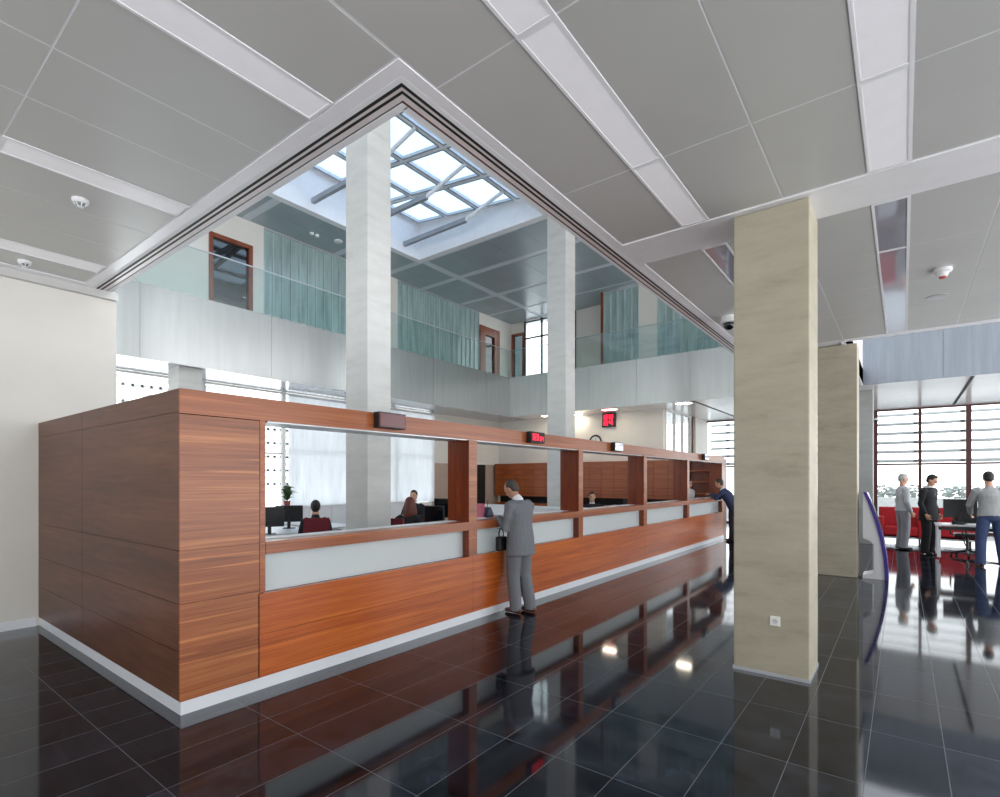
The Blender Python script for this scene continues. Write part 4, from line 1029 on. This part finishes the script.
def person(label, loc, rz, J, look=0.0, tilt=0.0, skin='skin', hair='hair_dark', hair_style='short', top='suit_grey', top_style='jacket', legs='suit_grey', shoe='leather_black', shirt='shirt_white', tie=False, curl=(.5, .5), scale=1.0, female=False, foot_dir=None):
    """J: joints in the person's own frame (facing +Y). Body is one remeshed surface; hair and clothes are its children."""
    def S(p): return Vector(p) * scale
    J = {k: S(v) for k, v in J.items()}
    X = V(1, 0, 0)
    pel, che, nek, hed = J['pelvis'], J['chest'], J['neck'], J['head']
    k = scale * (0.92 if female else 1.0)
    sx = (J['shR'] - J['shL']).normalized()
    spine = (che - pel).normalized()
    # ---- body
    b = MB()
    b.loft([(pel - spine*.06*k, .13*k, .09*k, X), (pel + spine*.05*k, .135*k, .095*k, X), (pel.lerp(che, .5), .125*k, .085*k, X), (che, .15*k, .095*k, sx), (che.lerp(nek, .55), .145*k, .08*k, sx), (nek, .06*k, .06*k, sx)])
    hd = (hed - nek).normalized()
    b.loft([(nek - hd*.03*k, .062*k, .062*k, X), (nek.lerp(hed, .6), .055*k, .057*k, X)])
    R = Matrix.Rotation(look, 3, 'Z') @ Matrix.Rotation(-tilt, 3, 'X')
    def H(x, y, z): return hed + R @ (V(x, y, z) * k)
    b.ell(H(0, -.005, .02), (.074*k, .095*k, .105*k), 20, 14, R)
    b.ell(H(0, .028, -.055), (.056*k, .062*k, .062*k), 16, 10, R)
    b.ell(H(0, .05, -.09), (.03*k, .03*k, .024*k), 10, 8, R)
    b.loft([(H(0, .088, .022), .010*k, .012*k, R @ X), (H(0, .104, -.012), .014*k, .012*k, R @ X), (H(0, .102, -.024), .018*k, .010*k, R @ X)], 8)
    b.ell(H(0, .086, -.058), (.024*k, .012*k, .009*k), 10, 6, R)
    b.ell(H(0, .082, .035), (.055*k, .014*k, .010*k), 12, 6, R)
    for s in (-1, 1): b.ell(H(s*.076, -.008, -.005), (.010*k, .022*k, .034*k), 8, 8, R)
    for s, q in ((-1, 'L'), (1, 'R')):
        sh, el, wr = J['sh'+q], J['el'+q], J['wr'+q]
        b.loft([(sh - sx*s*.03, .05*k, .05*k, spine), (sh.lerp(el, .5), .042*k, .042*k, spine), (el, .036*k, .036*k, spine), (el.lerp(wr, .35), .036*k, .034*k, spine), (wr, .026*k, .022*k, spine)], 12)
        hdir = J.get('hd'+q, (wr - el) / scale); pn = J.get('pn'+q, V(-s, 0, 0))
        hand(b, wr, hdir, pn, curl[0 if s < 0 else 1], s > 0)
        hp, kn, an = J['hip'+q], J['kn'+q], J['an'+q]
        f = V(*(foot_dir or (0, 1, 0))).normalized()
        b.loft([(hp + spine*.02, .075*k, .08*k, X), (hp.lerp(kn, .4), .070*k, .075*k, X), (kn, .05*k, .052*k, X), (kn.lerp(an, .3), .047*k, .052*k, X), (an, .034*k, .036*k, X), (an - V(0, 0, .04)*scale, .034*k, .036*k, X)], 12)
        b.loft([(an - V(0, 0, .045)*scale - f*.04, .03*k, .03*k, X), (an - V(0, 0, .052)*scale + f*.12*scale, .034*k, .022*k, X)], 10)
    o = MB(); o = b.build('person', skin, remesh=.0085, relax=2)
    o.matrix_basis = Matrix.Translation(Vector(loc)) @ Matrix.Rotation(rz, 4, 'Z')
    tag(o, label, 'person')
    def part(m, name, mat, vox=.011, relax=3): return m.build(name, mat, o, world=False, remesh=vox, relax=relax)
    # ---- eyes
    for s in (-1, 1):
        MB().ell(H(s*.031, .083, .008), (.012*k, .006*k, .007*k), 10, 6, R).build('eye', 'eye', o, world=False, smooth=True)
    # ---- trousers
    t = MB()
    t.loft([(pel + spine*.10*k, .165*k, .115*k, X), (pel, .178*k, .128*k, X), (pel - spine*.07*k, .17*k, .125*k, X)])
    for q in 'LR':
        hp, kn, an = J['hip'+q], J['kn'+q], J['an'+q]
        t.loft([(an - V(0, 0, .05)*scale, .076*k, .088*k, X), (an + V(0, 0, .02)*scale, .074*k, .084*k, X), (an.lerp(kn, .5), .080*k, .088*k, X), (kn, .084*k, .090*k, X), (kn.lerp(hp, .5), .096*k, .104*k, X), (hp, .10*k, .11*k, X)], 16, flat=True)
    part(t, 'trousers', legs)
    # ---- shoes
    for q in 'LR':
        an = J['an'+q]; f = V(*(foot_dir or (0, 1, 0))).normalized(); g = V(-f.y, f.x, 0); z0 = an.z - .085*scale
        base = V(an.x, an.y, z0)
        sh = MB(); sh.loft([(base - f*.075*scale + V(0, 0, .04), .036*k, .038*k, g), (base + f*.0 + V(0, 0, .045), .042*k, .045*k, g), (base + f*.08*scale + V(0, 0, .035), .046*k, .034*k, g), (base + f*.16*scale + V(0, 0, .026), .038*k, .024*k, g)], 12)
        so = part(sh, 'shoe', shoe, .008, 1)
    # ---- top
    j = MB()
    hem = pel - spine*((.205 if top_style == 'jacket' else .04)*k); 
    bw = 1.0 if top_style == 'jacket' else .93
    if top_style == 'jacket' and abs((J['knR'] - J['hipR']).normalized().z) < .5: hem = pel - spine*.06*k
    secs = [(hem, .222*k*bw, .165*k*bw, X), (pel + spine*.02*k, .207*k*bw, .155*k*bw, X), (pel.lerp(che, .55), .182*k*bw, .135*k*bw, X), (che, .205*k*bw, .145*k*bw, sx), (che.lerp(nek, .5), .20*k*bw, .12*k*bw, sx), (che.lerp(nek, .85), .12*k, .085*k, sx), (nek - hd*.015*k, .072*k, .072*k, sx)]
    j.loft(secs, 20, flat=True)
    for s, q in ((-1, 'L'), (1, 'R')):
        sh, el, wr = J['sh'+q], J['el'+q], J['wr'+q]
        u = (wr - el).normalized()
        j.loft([(sh - sx*s*.05, .07*k, .075*k, spine), (sh + V(0, 0, -.02), .068*k, .075*k, spine), (sh.lerp(el, .5), .060*k, .062*k, spine), (el, .054*k, .056*k, spine), (el.lerp(wr, .5), .050*k, .050*k, spine), (wr - u*.025, .042*k, .042*k, spine)], 14)
    part(j, 'jacket' if top_style == 'jacket' else 'shirt', top)
    if top_style == 'jacket':
        c = MB(); c.loft([(nek - hd*.035*k, .075*k, .075*k, sx), (nek + hd*.022*k, .064*k, .066*k, sx)], 16); part(c, 'shirt_collar', shirt, .008, 1)
        fr = spine.cross(sx) * -1
        if fr.y < 0: fr = -fr
        sfm = MB(); a = nek + fr*.05*k - hd*.02*k; cc = che + fr*.142*k
        sfm.loft([(a, .045*k, .02*k, sx), (a.lerp(cc, .5) + fr*.012, .036*k, .014*k, sx), (cc, .016*k, .010*k, sx)], 10); part(sfm, 'shirt_front', shirt, .008, 1)
        if tie:
            tm = MB(); tm.loft([(a + fr*.018, .016*k, .012*k, sx), (a.lerp(cc, .5) + fr*.026, .018*k, .008*k, sx), (cc + fr*.006, .02*k, .006*k, sx)], 8); part(tm, 'tie', 'tie', .007, 1)
    # ---- hair
    h = MB()
    if hair_style == 'short':
        h.ell(H(0, -.022, .038), (.083*k, .093*k, .102*k), 20, 14, R); h.ell(H(0, -.052, -.005), (.072*k, .056*k, .075*k), 16, 10, R)
        h.ell(H(0, .035, .098), (.055*k, .045*k, .032*k), 12, 8, R)
    elif hair_style == 'receding':
        h.ell(H(0, -.028, .034), (.081*k, .084*k, .098*k), 20, 14, R); h.ell(H(0, -.05, -.008), (.072*k, .055*k, .07*k), 16, 10, R)
    else:
        h.ell(H(0, -.02, .035), (.09*k, .10*k, .108*k), 20, 14, R)
        h.loft([(H(0, -.05, .05), .088*k, .07*k, R @ X), (H(0, -.072, -.07), .108*k, .062*k, R @ X), (H(0, -.082, -.17), .118*k, .05*k, R @ X), (H(0, -.085, -.23), .10*k, .035*k, R @ X)], 16)
        for q in range(9):
            a = -1.25 + q*.31; h.tube([H(.09*math.sin(a), -.09*math.cos(a) + .01, .03), H(.105*math.sin(a), -.105*math.cos(a) + .01, -.06), H(.118*math.sin(a + .12), -.10*math.cos(a), -.14), H(.12*math.sin(a - .1), -.10*math.cos(a), -.22), H(.10*math.sin(a + .1), -.10*math.cos(a), -.27)], [.02*k, .024*k, .022*k, .022*k, .01*k], 8)
    part(h, 'hair', hair, .008, 2)
    return o
def stand(**kw):
    J = dict(pelvis=(0, 0, .96), chest=(0, 0, 1.30), neck=(0, -.01, 1.50), head=(0, .01, 1.665), shL=(-.185, 0, 1.43), shR=(.185, 0, 1.43), elL=(-.25, -.02, 1.13), elR=(.25, -.02, 1.13), wrL=(-.25, .07, .89), wrR=(.25, .07, .89),
             hipL=(-.095, 0, .92), hipR=(.095, 0, .92), knL=(-.10, .02, .50), knR=(.10, .02, .50), anL=(-.105, -.02, .09), anR=(.105, -.02, .09))
    J.update(kw); return J
def sit(**kw):
    J = dict(pelvis=(0, 0, .56), chest=(0, .02, .90), neck=(0, .03, 1.10), head=(0, .06, 1.255), shL=(-.185, .02, 1.03), shR=(.185, .02, 1.03), elL=(-.24, .12, .80), elR=(.24, .12, .80), wrL=(-.16, .36, .80), wrR=(.16, .36, .80),
             hipL=(-.095, .04, .54), hipR=(.095, .04, .54), knL=(-.12, .45, .52), knR=(.12, .45, .52), anL=(-.12, .43, .09), anR=(.12, .43, .09))
    J.update(kw); return J
# facing -X is rz = +90 deg
person('man in grey suit bending over papers at the counter ledge', (-3.95, 5.575, 0), PI/2 - .12,
       stand(pelvis=(0, -.02, .97), chest=(0, -.01, 1.31), neck=(0, .04, 1.49), head=(.0, .14, 1.615), shL=(-.195, .0, 1.42), shR=(.195, .0, 1.42), elL=(-.225, .03, 1.11), elR=(.27, .12, 1.12), wrL=(-.13, .28, 1.245), wrR=(.10, .33, 1.245), hdL=(.35, .9, -.03), hdR=(-.2, .95, -.05), pnL=(.2, 0, -1), pnR=(-.2, 0, -1),
             knL=(-.085, .03, .50), knR=(.10, .0, .51), anL=(-.085, -.01, .09), anR=(.10, -.10, .09)), look=.15, tilt=.65, hair='hair_grey', skin='skin2', hair_style='receding', shoe='leather_brown', tie=False, scale=.985)
person('man in dark blue jacket leaning on the ledge at the far end of the counter', (-3.80, 15.5, 0), PI/2 + .05,
       stand(pelvis=(0, -.08, .94), chest=(0, .09, 1.22), neck=(0, .20, 1.38), head=(0, .28, 1.53), shL=(-.19, .17, 1.31), shR=(.19, .17, 1.31), elL=(-.24, .32, 1.13), elR=(.24, .32, 1.13), wrL=(-.10, .50, 1.245), wrR=(.10, .52, 1.245), hdL=(.3, .9, -.03), hdR=(-.3, .9, -.03), pnL=(.1, 0, -1), pnR=(-.1, 0, -1), hipL=(-.095, -.08, .90), hipR=(.095, -.08, .90), knL=(-.10, -.06, .49), knR=(.10, -.04, .49), anL=(-.10, -.10, .09), anR=(.10, -.02, .09)),
       tilt=.25, hair='hair_grey', top='suit_navy', legs='trouser_dark', scale=1.05)
person('man in black jacket seen from behind, seated at the desk by the first opening', (-8.0, 5.25, -.0), 1.0, sit(), hair='hair_dark', top='suit_black', legs='suit_black', shirt='suit_black', scale=.985)
person('woman with long auburn hair in a black top, seated at her desk', (-6.72, 6.18, 0), .25, sit(wrL=(-.12, .42, .80), wrR=(.12, .42, .80)), look=1.0, hair='hair_red', hair_style='long', top='suit_black', top_style='shirt', legs='suit_black', female=True, scale=1.03)
person('dark haired clerk in black seated behind the auburn haired woman', (-9.32, 8.80, 0), PI + .5, sit(), hair='hair_dark', top='suit_black', legs='suit_black', scale=1.06)
person('clerk in a black suit and white shirt seated behind the third opening', (-6.25, 12.0, 0), PI + .55, sit(wrL=(-.16, .3, .68), wrR=(.16, .3, .68)), hair='hair_dark', top='suit_black', legs='suit_black', tie=True, scale=1.02)
person('clerk in a pale shirt standing inside the last counter opening', (-5.15, 16.15, 0), -PI/2 - .3, stand(), hair='hair_grey', top='shirt_pale', top_style='shirt', legs='trouser_dark', scale=.96)
person('man in black suit and tie looking down beside the wheeled desk', (.47, 15.72, 0), -2.1,
       stand(neck=(0, .02, 1.50), head=(0, .07, 1.65), wrR=(.27, .10, .90), elL=(-.26, -.03, 1.14)), look=.15, tilt=.4, hair='hair_dark', top='suit_black', legs='suit_black', tie=True, scale=1.03)
person('pale haired man in a light shirt standing behind the man in black suit', (.0, 16.4, 0), -1.2, stand(), tilt=.15, hair='hair_pale', top='shirt_pale', top_style='shirt', legs='trouser_pale', skin='skin', scale=1.04)
person('man in grey shirt and blue jeans standing with his back to the hall', (1.38, 14.12, 0), .15,
       stand(chest=(0, .06, 1.29), neck=(0, .10, 1.47), head=(0, .15, 1.625), shL=(-.20, .06, 1.41), shR=(.20, .06, 1.41), elL=(-.27, .16, 1.12), elR=(.27, .16, 1.12), wrL=(-.20, .38, .95), wrR=(.20, .38, .95), knL=(-.14, .02, .5), knR=(.14, .02, .5), anL=(-.15, -.02, .09), anR=(.17, -.02, .09)), tilt=.4, hair='hair_dark', top='shirt_grey', top_style='shirt', legs='jeans', scale=1.07)

# ------------------------------------------------------------------ world, lights, camera
wd = bpy.data.worlds.new('World'); SC.world = wd; wd.use_nodes = True
nt = wd.node_tree; bg_ = nt.nodes['Background']
tc = nt.nodes.new('ShaderNodeTexCoord'); sp = nt.nodes.new('ShaderNodeSeparateXYZ'); nt.links.new(tc.outputs['Generated'], sp.inputs[0])
ma = nt.nodes.new('ShaderNodeMath'); ma.operation = 'MULTIPLY_ADD'; nt.links.new(sp.outputs[2], ma.inputs[0]); ma.inputs[1].default_value = .5; ma.inputs[2].default_value = .5
rp = nt.nodes.new('ShaderNodeValToRGB'); nt.links.new(ma.outputs[0], rp.inputs['Fac'])
el = rp.color_ramp.elements; el[0].position = .40; el[0].color = (1.55, 1.58, 1.62, 1); el[1].position = .52; el[1].color = (1, 1, 1, 1)
e = el.new(1.0); e.color = (.50, .62, .78, 1)
def MT(op, a, bb):
    n = nt.nodes.new('ShaderNodeMath'); n.operation = op
    for i, x in enumerate((a, bb)):
        if isinstance(x, (int, float)): n.inputs[i].default_value = x
        else: nt.links.new(x, n.inputs[i])
    return n.outputs[0]
# brighter sky towards the sides and the far end, duller behind the entrance
f_ = MT('ADD', MT('ADD', MT('MULTIPLY', sp.outputs[1], 0.42), 0.95), MT('MULTIPLY', MT('ABSOLUTE', sp.outputs[0], 0), 0.40))
nt.links.new(rp.outputs['Color'], bg_.inputs['Color']); nt.links.new(MT('MULTIPLY', f_, 1.6), bg_.inputs['Strength'])

cam = bpy.data.cameras.new('camera'); co = bpy.data.objects.new('camera', cam); COL.objects.link(co)
TH = 0.6531
co.location = (0, 0, 1.72)
co.rotation_euler = (PI/2, 0, TH)
cam.sensor_width = 36; cam.lens = 526.56 / 1000 * 36; cam.shift_y = (479.6 - 398.5) / 1000
cam.clip_end = 300
SC.camera = co
vs = SC.view_settings
vs.view_transform = 'Standard'; vs.look = 'None'; vs.gamma = 1.0; vs.exposure = 0.6; vs.use_curve_mapping = False
try:
    SC.cycles.use_denoising = True
    SC.cycles.max_bounces = 10; SC.cycles.diffuse_bounces = 5; SC.cycles.glossy_bounces = 5; SC.cycles.transparent_max_bounces = 16
except Exception: pass
